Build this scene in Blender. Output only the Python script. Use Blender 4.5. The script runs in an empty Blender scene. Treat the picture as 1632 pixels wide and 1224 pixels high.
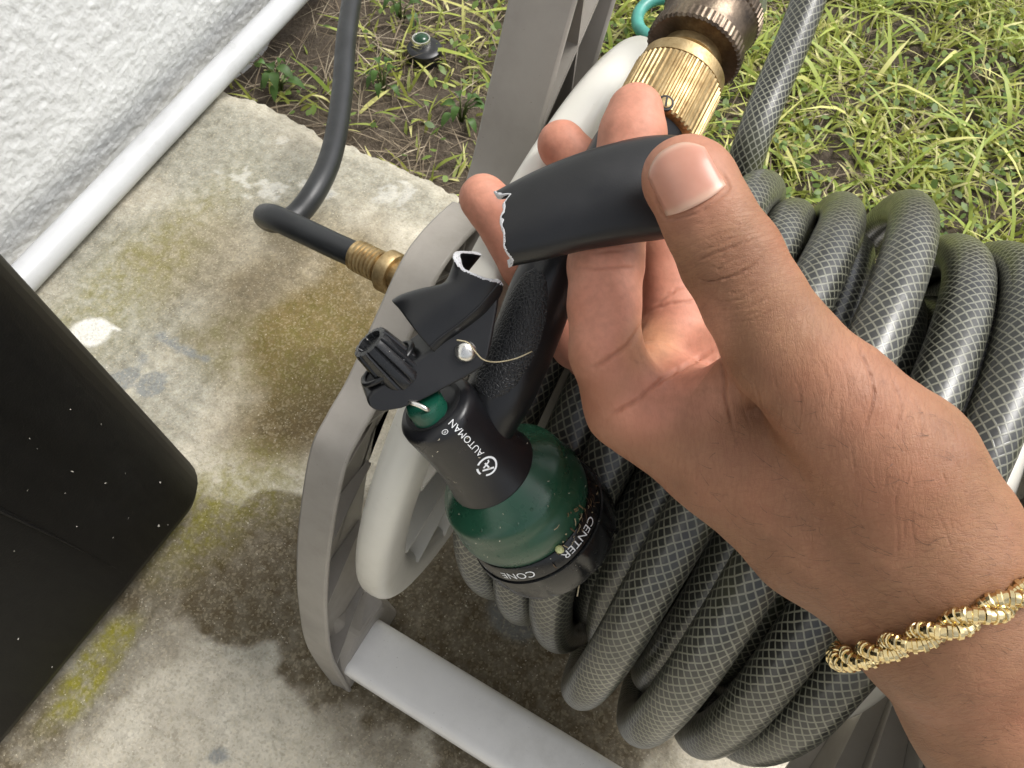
import bpy, math, random
import numpy as np
from mathutils import Vector, Matrix
rng = np.random.default_rng(7); random.seed(7)
scn = bpy.context.scene
COL = scn.collection

# ------------------------------------------------------------------ camera, sky, sun, exposure
F, CX, CY, H = 1180.0, 816.0, 612.0, 0.51          # focal length in px of a 1632 wide frame, camera height (in units of SC metres)
SC = 1.06                                           # size of the unit in which the yard is measured; the hand and nozzle are in metres
YARD = [True]
dn = np.array([-44, 648, 1180.0]); dn /= np.linalg.norm(dn)      # straight down, seen from the camera
Ux = np.array([4890, 2480, -1180.0]) * np.array([1, 1, 1]); Ux = np.array([4890, 2480, -1180.0])
Ux -= dn * (Ux @ dn); Ux /= np.linalg.norm(Ux)                   # world X: away from the house wall
Vy = np.cross(-dn, Ux)                                           # world Y: along the wall
RC = np.array([Ux, Vy, -dn])                                     # camera axes -> world
def ray(px, py): return np.array([(px - CX) / F, (py - CY) / F, 1.0])
def C2W(c): return np.asarray(c) @ RC.T + np.array([0, 0, H if YARD[0] else H * SC])
def W(px, py, D): return C2W(ray(px, py) * D)                    # point at distance D along the lens axis
def CC(px, py, D): return ray(px, py) * D
def G(px, py, z=0.0):
    r = RC @ ray(px, py); t = (z - H) / r[2]; return np.array([0, 0, H]) + r * t
def PX(px, py, x):
    r = RC @ ray(px, py); t = x / r[0]; return np.array([0, 0, H]) + r * t
cam = bpy.data.cameras.new('camera'); camo = bpy.data.objects.new('camera', cam); COL.objects.link(camo)
m = Matrix.Identity(4)
for i in range(3):
    m[i][0] = RC[i][0]; m[i][1] = -RC[i][1]; m[i][2] = -RC[i][2]
m[0][3] = 0; m[1][3] = 0; m[2][3] = H * SC
camo.matrix_world = m
cam.sensor_width = 36; cam.lens = F / 1632 * 36; cam.clip_start = 0.005; cam.clip_end = 400
cam.dof.use_dof = True; cam.dof.focus_distance = 0.24; cam.dof.aperture_fstop = 70
scn.camera = camo
world = bpy.data.worlds.new('World'); scn.world = world; world.use_nodes = True
wn = world.node_tree; wn.nodes.clear()
sky = wn.nodes.new('ShaderNodeTexSky'); sky.sky_type = 'NISHITA'; sky.sun_disc = False
SUN_EL, SUN_AZ = math.radians(56), math.radians(42)              # azimuth from +Y towards +X
sky.sun_elevation = SUN_EL; sky.sun_rotation = SUN_AZ; sky.dust_density = 4.0; sky.air_density = 1.0; sky.ozone_density = 1.0
bg = wn.nodes.new('ShaderNodeBackground'); bg.inputs[1].default_value = 0.122
hs = wn.nodes.new('ShaderNodeHueSaturation'); hs.inputs['Saturation'].default_value = 0.25
wo = wn.nodes.new('ShaderNodeOutputWorld')
wn.links.new(sky.outputs[0], hs.inputs['Color']); wn.links.new(hs.outputs[0], bg.inputs[0]); wn.links.new(bg.outputs[0], wo.inputs[0])
sl = bpy.data.lights.new('sun', 'SUN'); sl.energy = 1.8; sl.angle = math.radians(26); sl.color = (1, 0.975, 0.94)
so = bpy.data.objects.new('sun', sl); COL.objects.link(so)
sd = Vector((math.sin(SUN_AZ) * math.cos(SUN_EL), math.cos(SUN_AZ) * math.cos(SUN_EL), math.sin(SUN_EL)))
so.rotation_euler = sd.to_track_quat('Z', 'Y').to_euler(); so.location = (0, 0, 3)
scn.view_settings.view_transform = 'Standard'; scn.view_settings.look = 'None'
scn.view_settings.exposure = 0.64; scn.view_settings.gamma = 1; scn.view_settings.use_curve_mapping = False
scn.render.engine = 'CYCLES'

# ------------------------------------------------------------------ helpers
def wloc(o):
    p = np.zeros(3)
    while o is not None: p += np.array(o.location); o = o.parent
    return p
def tag(o, label=None, cat=None, group=None, kind=None):
    if label: o['label'] = label
    if cat: o['category'] = cat
    if group: o['group'] = group
    if kind: o['kind'] = kind
    return o
def thing(name, loc, label, cat, group=None):
    o = bpy.data.objects.new(name, None); COL.objects.link(o); o.location = [float(x) * (SC if YARD[0] else 1) for x in loc]
    o.empty_display_size = 0.02
    return tag(o, label, cat, group)
def mk(name, v, f, mat, parent=None, smooth=True, uv=None, attrs=None, at=None, auto=None):
    """one mesh object; v in world coordinates"""
    k_ = SC if YARD[0] else 1.0
    v = np.asarray(v, float) * k_
    base = wloc(parent) if parent is not None else (np.zeros(3) if at is None else np.asarray(at, float) * k_)
    me = bpy.data.meshes.new(name)
    v = v - base
    if isinstance(f, np.ndarray) and f.ndim == 2:
        n, k = f.shape
        me.vertices.add(len(v)); me.vertices.foreach_set('co', v.astype(np.float32).ravel())
        me.loops.add(n * k); me.loops.foreach_set('vertex_index', f.astype(np.int32).ravel())
        me.polygons.add(n); me.polygons.foreach_set('loop_start', np.arange(0, n * k, k, dtype=np.int32))
        me.polygons.foreach_set('loop_total', np.full(n, k, np.int32)); me.update(calc_edges=True)
    else:
        me.from_pydata([tuple(map(float, p)) for p in v], [], [tuple(int(i) for i in q) for q in f]); me.update()
    if uv is not None:
        l = me.uv_layers.new(name='UVMap'); li = np.zeros(len(me.loops), np.int32); me.loops.foreach_get('vertex_index', li)
        if isinstance(uv, tuple): l.data.foreach_set('uv', np.asarray(uv[0], np.float32).ravel())
        else: l.data.foreach_set('uv', np.asarray(uv, np.float32)[li].ravel())
    if attrs:
        for k_, a in attrs.items():
            a = np.asarray(a, np.float32)
            if a.ndim == 1: at_ = me.attributes.new(k_, 'FLOAT', 'POINT'); at_.data.foreach_set('value', a)
            else: at_ = me.attributes.new(k_, 'FLOAT_COLOR', 'POINT'); at_.data.foreach_set('color', np.c_[a, np.ones(len(a))].astype(np.float32).ravel())
    if smooth: me.polygons.foreach_set('use_smooth', np.ones(len(me.polygons), bool))
    if auto: me.set_sharp_from_angle(angle=math.radians(auto))
    if mat: me.materials.append(mat)
    o = bpy.data.objects.new(name, me); COL.objects.link(o)
    if parent is not None: o.parent = parent
    else: o.location = [float(x) for x in base]
    return o
def join(*ms):
    V, Fc, n = [], [], 0
    for v, f in ms:
        v = np.asarray(v, float); V.append(v); Fc += [tuple(int(i) + n for i in q) for q in f]; n += len(v)
    return np.vstack(V), Fc
def unit(a): a = np.asarray(a, float); return a / (np.linalg.norm(a) + 1e-12)
def frame(a, toward=None):
    a = unit(a); t = np.array([0, 0, 1.0]) if toward is None else np.asarray(toward, float)
    if abs(unit(t) @ a) > .98: t = np.array([1.0, 0, 0])
    e1 = unit(t - a * (t @ a)); return a, e1, np.cross(a, e1)
def smoothpath(P, n, closed=False):
    """Catmull-Rom resample of points (any columns)"""
    P = np.asarray(P, float); m_ = len(P)
    segs = m_ if closed else m_ - 1; out = []
    for i in range(segs):
        g = (lambda k: P[k % m_]) if closed else (lambda k: P[min(max(k, 0), m_ - 1)])
        p0, p1, p2, p3 = g(i - 1), g(i), g(i + 1), g(i + 2)
        for t in np.linspace(0, 1, n, endpoint=False):
            out.append(.5 * (2 * p1 + (p2 - p0) * t + (2 * p0 - 5 * p1 + 4 * p2 - p3) * t * t + (3 * p1 - p0 - 3 * p2 + p3) * t ** 3))
    if not closed: out.append(P[-1])
    return np.array(out)
def tube(P, R, n=24, closed=False, caps=True, vscale=None):
    """tube along P; returns v, quads, per-loop uv (u = length in m, v = 0..1 round)"""
    P = np.asarray(P, float); m_ = len(P); R = np.broadcast_to(np.asarray(R, float), (m_,))
    T = (np.roll(P, -1, 0) - np.roll(P, 1, 0)) if closed else np.gradient(P, axis=0)
    T /= np.linalg.norm(T, axis=1)[:, None] + 1e-12
    e = frame(T[0])[1]; E1 = [e]
    for i in range(1, m_):
        e = e - T[i] * (e @ T[i]); e = e / (np.linalg.norm(e) + 1e-12); E1.append(e)
    E1 = np.array(E1)
    if closed:
        e = E1[-1] - T[0] * (E1[-1] @ T[0]); e = unit(e); B = np.cross(T[0], E1[0]); an = math.atan2(e @ B, e @ E1[0])
        for i in range(m_):
            a_ = -an * i / m_; B_ = np.cross(T[i], E1[i]); E1[i] = E1[i] * math.cos(a_) + B_ * math.sin(a_)
    E2 = np.cross(T, E1); th = np.linspace(0, 2 * np.pi, n, endpoint=False)
    v = (P[:, None] + R[:, None, None] * (np.cos(th)[None, :, None] * E1[:, None] + np.sin(th)[None, :, None] * E2[:, None])).reshape(-1, 3)
    L = np.r_[0, np.cumsum(np.linalg.norm(np.diff(P, axis=0), axis=1))]
    Lc = L[-1] + np.linalg.norm(P[0] - P[-1])
    f, uv = [], []
    for i in range(m_ if closed else m_ - 1):
        j = (i + 1) % m_; u0 = L[i]; u1 = L[j] if j else Lc
        for k in range(n):
            k2 = (k + 1) % n
            f.append((i * n + k, i * n + k2, j * n + k2, j * n + k)); a, b = k / n, (k + 1) / n
            uv += [(u0, a), (u0, b), (u1, b), (u1, a)]
    v = list(v); 
    if caps and not closed:
        for idx, c_, flip in ((0, P[0], 1), (m_ - 1, P[-1], 0)):
            v.append(c_); q = len(v) - 1
            for k in range(n):
                k2 = (k + 1) % n
                f.append((idx * n + k2, idx * n + k, q) if flip else (idx * n + k, idx * n + k2, q)); uv += [(0, 0)] * 3
    return np.array(v), f, (np.array(uv),)
def lathe(O, a, e1, e2, prof, n=64, rmod=None, cap0=True, cap1=True):
    """profile [(t, r)] about axis a through O"""
    th = np.linspace(0, 2 * np.pi, n, endpoint=False); v, f = [], []
    for t, r in prof:
        for k in th:
            rr = r if rmod is None else r * rmod(k, t)
            v.append(O + a * t + rr * (math.cos(k) * e1 + math.sin(k) * e2))
    for i in range(len(prof) - 1):
        for k in range(n):
            k2 = (k + 1) % n; f.append((i * n + k, i * n + k2, (i + 1) * n + k2, (i + 1) * n + k))
    if cap0: v.append(O + a * prof[0][0]); q = len(v) - 1; f += [((k + 1) % n, k, q) for k in range(n)]
    if cap1:
        v.append(O + a * prof[-1][0]); q = len(v) - 1; b = (len(prof) - 1) * n; f += [(b + k, b + (k + 1) % n, q) for k in range(n)]
    return np.array(v), f
def box(x0, x1, y0, y1, z0, z1):
    v = [(x, y, z) for x in (x0, x1) for y in (y0, y1) for z in (z0, z1)]
    return np.array(v, float), [(0, 1, 3, 2), (4, 6, 7, 5), (0, 4, 5, 1), (2, 3, 7, 6), (0, 2, 6, 4), (1, 5, 7, 3)]
def prism(front, back):
    n = len(front); v = np.vstack([front, back])
    return v, [tuple(range(n))[::-1], tuple(range(n, 2 * n))] + [(i, (i + 1) % n, n + (i + 1) % n, n + i) for i in range(n)]
def bevel(o, w, seg=2, ang=30):
    b = o.modifiers.new('bevel', 'BEVEL'); b.width = w; b.segments = seg; b.limit_method = 'ANGLE'; b.angle_limit = math.radians(ang); return o
def grid(nx, ny):
    i = np.arange(nx - 1)[:, None] * ny + np.arange(ny - 1)[None]
    i = i.ravel(); return np.stack([i, i + ny, i + ny + 1, i + 1], 1)
# value noise
_T = rng.random((64, 64, 64)).astype(np.float32)
def vnoise(x, y, z=0.0):
    x, y, z = np.broadcast_arrays(np.asarray(x, float), np.asarray(y, float), np.asarray(z, float))
    xi, yi, zi = np.floor(x).astype(int), np.floor(y).astype(int), np.floor(z).astype(int)
    fx, fy, fz = x - xi, y - yi, z - zi
    fx, fy, fz = [q * q * (3 - 2 * q) for q in (fx, fy, fz)]
    g = lambda a, b, c: _T[(xi + a) & 63, (yi + b) & 63, (zi + c) & 63]
    l = lambda a, b, t: a + (b - a) * t
    return l(l(l(g(0,0,0), g(1,0,0), fx), l(g(0,1,0), g(1,1,0), fx), fy), l(l(g(0,0,1), g(1,0,1), fx), l(g(0,1,1), g(1,1,1), fx), fy), fz)
def fbm(x, y, z=0.0, o=4):
    s, a, t = 0, 1, 0
    for i in range(o):
        s = s + a * vnoise(np.asarray(x) * 2 ** i + 17 * i, np.asarray(y) * 2 ** i + 5 * i, np.asarray(z) * 2 ** i + 3 * i); t += a; a *= .5
    return s / t
def sstep(a, b, x): t = np.clip((x - a) / (b - a), 0, 1); return t * t * (3 - 2 * t)

# ------------------------------------------------------------------ materials
class Mat:
    def __init__(s, name):
        s.m = bpy.data.materials.new(name); s.m.use_nodes = True; s.t = s.m.node_tree; s.N = s.t.nodes
        s.b = s.N['Principled BSDF']; s.co = None
    def n(s, typ, **kw):
        x = s.N.new(typ)
        for k, v in kw.items():
            if hasattr(x, k): setattr(x, k, v)
        return x
    def l(s, a, b): s.t.links.new(a, b)
    def coord(s):
        if s.co is None: s.co = s.n('ShaderNodeTexCoord')
        return s.co.outputs['Object']
    def noise(s, scale, detail=4, rough=.55, vec=None, out='Fac'):
        x = s.n('ShaderNodeTexNoise'); x.inputs['Scale'].default_value = scale; x.inputs['Detail'].default_value = detail; x.inputs['Roughness'].default_value = rough
        s.l(vec if vec is not None else s.coord(), x.inputs['Vector']); return x.outputs[out]
    def vor(s, scale, feature='F1', vec=None, out='Distance'):
        x = s.n('ShaderNodeTexVoronoi', feature=feature); x.inputs['Scale'].default_value = scale
        s.l(vec if vec is not None else s.coord(), x.inputs['Vector']); return x.outputs[out]
    def ramp(s, fac, *st):
        x = s.n('ShaderNodeValToRGB'); e = x.color_ramp.elements
        while len(e) < len(st): e.new(.5)
        for q, (p, c) in zip(e, st):
            q.position = p; q.color = (*c, 1) if hasattr(c, '__len__') else (c, c, c, 1)
        s.l(fac, x.inputs[0]); return x.outputs[0]
    def attr(s, name, out='Fac'):
        x = s.n('ShaderNodeAttribute'); x.attribute_name = name; return x.outputs[out]
    def mix(s, fac, a, b, typ='MIX'):
        x = s.n('ShaderNodeMix', data_type='RGBA', blend_type=typ)
        for v, sock in ((fac, x.inputs[0]), (a, x.inputs[6]), (b, x.inputs[7])):
            if hasattr(v, 'is_linked') or hasattr(v, 'links'): s.l(v, sock)
            elif hasattr(v, '__len__'): sock.default_value = (*v, 1)
            else: sock.default_value = v
        return x.outputs[2]
    def math(s, op, a, b=None, c=None, clamp=False):
        x = s.n('ShaderNodeMath', operation=op); x.use_clamp = clamp
        for v, sock in zip((a, b, c), x.inputs):
            if v is None: continue
            if hasattr(v, 'links'): s.l(v, sock)
            else: sock.default_value = v
        return x.outputs[0]
    def bump(s, h, strength=.3, dist=.001, nrm=None):
        x = s.n('ShaderNodeBump'); x.inputs['Strength'].default_value = strength; x.inputs['Distance'].default_value = dist
        s.l(h, x.inputs['Height']); 
        if nrm is not None: s.l(nrm, x.inputs['Normal'])
        s.l(x.outputs[0], s.b.inputs['Normal']); return x.outputs[0]
    def set(s, **kw):
        for k, v in kw.items():
            i = s.b.inputs[k.replace('_', ' ')]
            if hasattr(v, 'links'): s.l(v, i)
            elif hasattr(v, '__len__') and len(v) == 3 and i.type == 'RGBA': i.default_value = (*v, 1)
            else: i.default_value = v
        return s
def simple(name, col, rough=.5, metal=0., var=.15, scale=60, bump=.0, bscale=300, bdist=.0004, spec=.5, speck=0, grime=0.):
    M_ = Mat(name); nz = M_.noise(scale, 5)
    lo = tuple(c * (1 - var) for c in col); hi = tuple(min(1, c * (1 + var)) for c in col)
    c = M_.ramp(nz, (.3, lo), (.7, hi))
    if grime:
        g_ = M_.math('MULTIPLY', M_.ramp(M_.noise(11, 6, .7), (.45, 0.), (.75, 1.)), M_.ramp(M_.noise(85, 5, .7), (.35, .3), (.7, 1.)))
        c = M_.mix(M_.math('MULTIPLY', g_, grime), c, tuple(q * .5 for q in (col[0], col[1] * .97, col[2] * .88)))
    if speck:
        w = M_.noise(850, 2, .6); c = M_.mix(M_.ramp(w, (.72, 0.), (.76, 1.)), c, (.45, .43, .38)) if speck == 1 else M_.mix(M_.ramp(w, (.74, 0.), (.78, .7)), c, (.12, .1, .08))
    r = M_.ramp(M_.noise(scale * 2.3, 4), (.3, max(.02, rough - .08)), (.7, min(1, rough + .08)))
    M_.set(Base_Color=c, Roughness=r, Metallic=metal, Specular_IOR_Level=spec)
    if bump: M_.bump(M_.noise(bscale, 3), bump, bdist)
    return M_.m
MAT = {}
MAT['pvc'] = simple('white_pvc', (.52, .53, .54), .35, var=.05, scale=9, bump=.1, bscale=120, speck=2, grime=.55)
MAT['bin'] = simple('black_bin_plastic', (.0045, .0046, .005), .55, var=.3, scale=15, bump=.2, bscale=900, speck=0, spec=.25)
MAT['rubber'] = simple('black_hose_rubber', (.016, .0175, .019), .42, var=.25, scale=40, bump=.15, bscale=500)
MAT['taupe'] = simple('taupe_reel_plastic', (.34, .315, .28), .42, var=.07, scale=25, bump=.12, bscale=400, speck=2, grime=.55)
MAT['ivory'] = simple('ivory_reel_plastic', (.72, .70, .63), .36, var=.05, scale=22, bump=.1, bscale=300, speck=2, grime=.55)
MAT['bar'] = simple('pale_grey_bar_plastic', (.84, .825, .79), .40, var=.06, scale=20, bump=.15, bscale=300, speck=2, grime=.55)
MAT['black'] = simple('satin_black_plastic', (.009, .0095, .0115), .33, var=.2, scale=50, bump=.15, bscale=1500, bdist=.0002)
MAT['mattblack'] = simple('soft_black_plastic', (.008, .0084, .0095), .36, var=.2, scale=40, bump=.12, bscale=1800, bdist=.0002, speck=0)
MAT['dial'] = simple('glossy_black_plastic', (.008, .0085, .0095), .25, var=.2, scale=60, bump=.1, bscale=700, speck=1)
MAT['cavity'] = simple('dark_inside_plastic', (.007, .007, .008), .6)
MAT['chrome'] = simple('brushed_steel', (.75, .74, .70), .28, 1., var=.06, scale=200)
MAT['white_ink'] = simple('white_ink', (.80, .82, .84), .5, var=.03)
MAT['green_cap'] = simple('dark_green_plastic', (.006, .065, .040), .3, var=.1)
MAT['teal'] = simple('teal_plastic', (.07, .30, .25), .35, var=.25)
MAT['glass'] = simple('wet_green_lens', (.008, .045, .018), .08, var=.2)
MAT['nail'] = None
M_ = Mat('broken_white_edge'); M_.set(Base_Color=M_.ramp(M_.noise(1800, 4), (.30, (.10, .10, .11)), (.42, (.70, .70, .71))), Roughness=.6); M_.bump(M_.noise(2500), .6, .0006); MAT['broken'] = M_.m
M_ = Mat('brass'); nz = M_.noise(140, 6, .7)
M_.set(Base_Color=M_.ramp(nz, (.25, (.20, .125, .055)), (.5, (.42, .31, .16)), (.75, (.55, .43, .25))), Metallic=1., Roughness=M_.ramp(M_.noise(400, 4), (.3, .42), (.7, .58))); M_.bump(M_.noise(900, 4), .35, .0003); MAT['brass'] = M_.m
M_ = Mat('aged_bronze'); nz = M_.noise(90, 6, .7)
M_.set(Base_Color=M_.ramp(nz, (.3, (.045, .036, .03)), (.55, (.15, .115, .085)), (.75, (.32, .26, .18))), Metallic=.9, Roughness=.38); M_.bump(M_.noise(700, 4), .3, .0003); MAT['bronze'] = M_.m
MAT['galv'] = simple('grey_zinc', (.45, .48, .50), .35, .9, var=.3, scale=150)
M_ = Mat('gold'); M_.set(Base_Color=M_.ramp(M_.noise(300, 3), (.3, (.72, .56, .28)), (.7, (.86, .72, .42))), Metallic=1., Roughness=.17); MAT['gold'] = M_.m
# green bulb: slightly translucent painted plastic with droplets
M_ = Mat('green_bulb_plastic'); nz = M_.noise(45, 5)
M_.set(Base_Color=M_.ramp(nz, (.3, (.008, .050, .027)), (.7, (.016, .078, .043))), Roughness=M_.ramp(M_.noise(80, 4), (.35, .22), (.7, .38)), Coat_Weight=.25, Coat_Roughness=.25)
dr = M_.ramp(M_.vor(330), (.10, 1.), (.20, 0.)); M_.bump(M_.math('MULTIPLY', dr, M_.ramp(M_.noise(120, 2), (.56, 0.), (.6, 1.))), .6, .0006); MAT['bulb'] = M_.m
# netted hose: pale yarn net under a dark clear skin
M_ = Mat('netted_hose'); uvn = M_.n('ShaderNodeUVMap'); uvn.uv_map = 'UVMap'; sp = M_.n('ShaderNodeSeparateXYZ'); M_.l(uvn.outputs[0], sp.inputs[0])
nu = M_.math('MULTIPLY', sp.outputs[0], 235.0); nv = M_.math('MULTIPLY', sp.outputs[1], 15.0)
wob = M_.math('MULTIPLY', M_.noise(45, 3), 1.1)
def yarn(a):
    fr = M_.math('FRACT', M_.math('ADD', a, wob)); dd = M_.math('ABSOLUTE', M_.math('SUBTRACT', fr, .5))
    return M_.ramp(dd, (.36, 0.), (.44, 1.))
ya = M_.math('MAXIMUM', yarn(M_.math('ADD', nu, nv)), yarn(M_.math('SUBTRACT', nu, nv)))
gn = M_.noise(18, 4)
base = M_.ramp(gn, (.35, (.0085, .009, .0085)), (.62, (.024, .025, .021)))
base = M_.mix(M_.ramp(M_.noise(14, 5), (.58, 0.), (.72, .55)), base, (.085, .09, .03))
yc = M_.ramp(M_.noise(12, 4), (.3, (.13, .13, .095)), (.7, (.26, .26, .20)))
M_.set(Base_Color=M_.mix(ya, base, yc), Roughness=M_.ramp(M_.noise(70, 5), (.35, .30), (.7, .48)), Coat_Weight=.55, Coat_Roughness=.26)
M_.bump(M_.math('ADD', ya, M_.noise(220, 3)), .25, .0004); MAT['net'] = M_.m
# textured grip pad
M_ = Mat('leather_grain_rubber'); v1 = M_.vor(900, 'DISTANCE_TO_EDGE'); M_.set(Base_Color=(.010, .0105, .012), Roughness=.42)
M_.bump(M_.ramp(v1, (.0, 0.), (.22, 1.)), .45, .0005); MAT['pad'] = M_.m
# stucco
M_ = Mat('white_stucco'); n1 = M_.noise(110, 6, .6); n2 = M_.noise(420, 5, .6)
c = M_.ramp(n1, (.3, (.66, .672, .668)), (.7, (.71, .722, .718)))
c = M_.mix(M_.math('MULTIPLY', M_.attr('grime'), M_.ramp(M_.noise(35, 5, .7), (.35, 0.), (.6, 1.))), c, (.30, .29, .27))
M_.set(Base_Color=c, Roughness=.85); M_.bump(M_.math('ADD', M_.math('MULTIPLY', n1, 1.2), n2), .5, .0012); MAT['stucco'] = M_.m
# concrete
M_ = Mat('stained_concrete'); co = M_.coord()
n1 = M_.noise(14, 7, .65); n2 = M_.noise(90, 6, .7); n3 = M_.noise(520, 4, .7)
mp = M_.n('ShaderNodeMapping'); mp.inputs['Scale'].default_value = (25, 200, 30); mp.inputs['Rotation'].default_value = (0, 0, .1); M_.l(co, mp.inputs[0]); br = M_.noise(1., 4, .7, vec=mp.outputs[0])
dry = M_.ramp(n1, (.3, (.45, .41, .33)), (.5, (.60, .555, .45)), (.7, (.71, .67, .56)))
dry = M_.mix(M_.ramp(n2, (.3, .55), (.6, 0.)), dry, (.28, .255, .19))
dry = M_.mix(M_.ramp(br, (.34, .18), (.5, 0.)), dry, (.22, .20, .16))
dry = M_.mix(M_.math('MULTIPLY', M_.attr('grey'), .9), dry, M_.ramp(n2, (.3, (.15, .145, .112)), (.65, (.33, .325, .27))))
wet = M_.ramp(n2, (.3, (.085, .058, .020)), (.55, (.155, .108, .038)), (.8, (.26, .195, .08)))
c = M_.mix(M_.attr('wet'), dry, wet)
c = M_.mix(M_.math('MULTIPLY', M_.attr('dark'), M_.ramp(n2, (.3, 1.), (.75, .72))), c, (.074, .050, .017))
c = M_.mix(M_.math('MULTIPLY', M_.attr('algae'), M_.ramp(n2, (.38, 1.), (.62, .15))), c, (.235, .215, .022))
c = M_.mix(M_.attr('scuff'), c, (.20, .215, .215))
c = M_.mix(M_.attr('paint'), c, (.68, .67, .62))
sp_ = M_.ramp(n3, (.30, 1.), (.42, 0.)); c = M_.mix(M_.math('MULTIPLY', sp_, .3), c, (.10, .08, .045))
gr_ = M_.vor(640, 'F1', out='Color'); sg = M_.n('ShaderNodeSeparateColor'); M_.l(gr_, sg.inputs[0])
c = M_.mix(M_.ramp(sg.outputs[0], (.0, .26), (.45, 0.)), c, (.09, .068, .036)); c = M_.mix(M_.ramp(sg.outputs[1], (.6, 0.), (1., .22)), c, (.62, .54, .37))
sp2 = M_.ramp(M_.noise(700, 2, .5), (.685, 0.), (.74, .75)); c = M_.mix(sp2, c, (.80, .74, .60))  # pale dots paint the sparkle of wet sand grains into the colour
rw = M_.math('SUBTRACT', .85, M_.math('MULTIPLY', M_.math('MAXIMUM', M_.attr('wet'), M_.attr('dark')), .30))
M_.set(Base_Color=c, Roughness=rw, Specular_IOR_Level=.32); M_.bump(M_.math('ADD', M_.math('MULTIPLY', n3, .7), n2), .55, .0016); MAT['concrete'] = M_.m
# soil
M_ = Mat('brown_soil'); n1 = M_.noise(30, 7, .7); n2 = M_.noise(240, 5, .7)
M_.set(Base_Color=M_.mix(M_.ramp(n2, (.3, .7), (.65, 0.)), M_.ramp(n1, (.3, (.075, .055, .038)), (.7, (.17, .135, .095))), (.04, .026, .016)), Roughness=.95); M_.bump(M_.math('ADD', n1, n2), .9, .006); MAT['soil'] = M_.m
def leafmat(name, tr=.35, rough=.5):
    M_ = Mat(name); c = M_.attr('col', 'Color'); M_.set(Base_Color=c, Roughness=rough)
    t_ = M_.n('ShaderNodeBsdfTranslucent'); M_.l(c, t_.inputs[0]); ms = M_.n('ShaderNodeMixShader'); ms.inputs[0].default_value = tr
    M_.l(M_.b.outputs[0], ms.inputs[1]); M_.l(t_.outputs[0], ms.inputs[2]); M_.l(ms.outputs[0], M_.N['Material Output'].inputs[0]); return M_.m
MAT['leaf'] = leafmat('leaf_green'); MAT['straw'] = leafmat('dry_straw', .15, .8)
# skin
M_ = Mat('skin'); pk = M_.attr('pink'); dk = M_.attr('dark'); yl = M_.attr('pale')
n1 = M_.noise(70, 5, .6); n2 = M_.noise(420, 4, .6)
tan = M_.ramp(n1, (.3, (.235, .115, .060)), (.7, (.315, .162, .088)))
pink = M_.ramp(n1, (.3, (.54, .225, .150)), (.7, (.62, .285, .195)))
c = M_.mix(pk, tan, pink); c = M_.mix(yl, c, (.54, .30, .15))
c = M_.mix(M_.ramp(n2, (.35, .25), (.6, 0.)), c, (.27, .125, .075))
c = M_.mix(dk, c, (.20, .080, .045))
sk = M_.attr('sk', 'Vector')
def ridge(ang, along, across, wd=.035, dt=3):
    m1 = M_.n('ShaderNodeMapping'); m1.inputs['Rotation'].default_value = (0, 0, math.radians(-ang)); M_.l(sk, m1.inputs[0])
    m2 = M_.n('ShaderNodeMapping'); m2.inputs['Scale'].default_value = (along, across, 1.); M_.l(m1.outputs[0], m2.inputs[0])
    n_ = M_.noise(1., dt, .55, vec=m2.outputs[0]); return M_.ramp(M_.math('ABSOLUTE', M_.math('SUBTRACT', n_, .5)), (0., 1.), (wd, 0.))
mA, mB, mC = M_.attr('mA'), M_.attr('mB'), M_.attr('mC')
mul = lambda x, y: M_.math('MULTIPLY', x, y)
lines = M_.math('ADD', mul(M_.math('MAXIMUM', ridge(80, 1.5, 9.), mul(ridge(100, 2., 12.), .8)), mA), M_.math('ADD', mul(M_.math('MAXIMUM', ridge(6, 1.4, 10.), mul(ridge(-16, 1.8, 13.), .8)), mB), mul(M_.math('MAXIMUM', ridge(-20, 2., 10.), ridge(-8, 2.2, 14.)), mC)))
lines = M_.math('ADD', lines, mul(ridge(35, 7., 9., .05, 2), .30), clamp=True)
patch = M_.ramp(M_.noise(38, 3), (.3, .5), (.65, 1.))
amp = M_.math('MULTIPLY', M_.math('SUBTRACT', 1., M_.math('MULTIPLY', pk, .75)), patch)
c = M_.mix(M_.math('MULTIPLY', M_.math('MULTIPLY', lines, amp), .40), c, (.17, .066, .036))
blush = M_.ramp(M_.noise(26, 3, .5), (.45, 0.), (.7, .35)); c = M_.mix(blush, c, (.40, .150, .088))
frek = M_.ramp(M_.noise(330, 2, .5), (.68, 0.), (.75, .35)); c = M_.mix(M_.math('MULTIPLY', frek, amp), c, (.12, .05, .03))
M_.set(Base_Color=c, Roughness=M_.ramp(n1, (.3, .50), (.7, .62)), Specular_IOR_Level=.38, Subsurface_Weight=.10, Subsurface_Radius=(1., .35, .2), Subsurface_Scale=.0025)
M_.bump(M_.math('ADD', M_.math('MULTIPLY', M_.math('SUBTRACT', 1., lines), amp), M_.math('MULTIPLY', M_.noise(1100, 3), .25)), .35, .0004); MAT['skin'] = M_.m
M_ = Mat('fingernail'); M_.set(Base_Color=M_.mix(M_.attr('tip'), M_.ramp(M_.noise(120, 3), (.3, (.47, .215, .150)), (.7, (.54, .270, .195))), (.62, .43, .32)), Roughness=.40, Coat_Weight=.12, Coat_Roughness=.25, Subsurface_Weight=.1, Subsurface_Scale=.002); MAT['nail'] = M_.m

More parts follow.
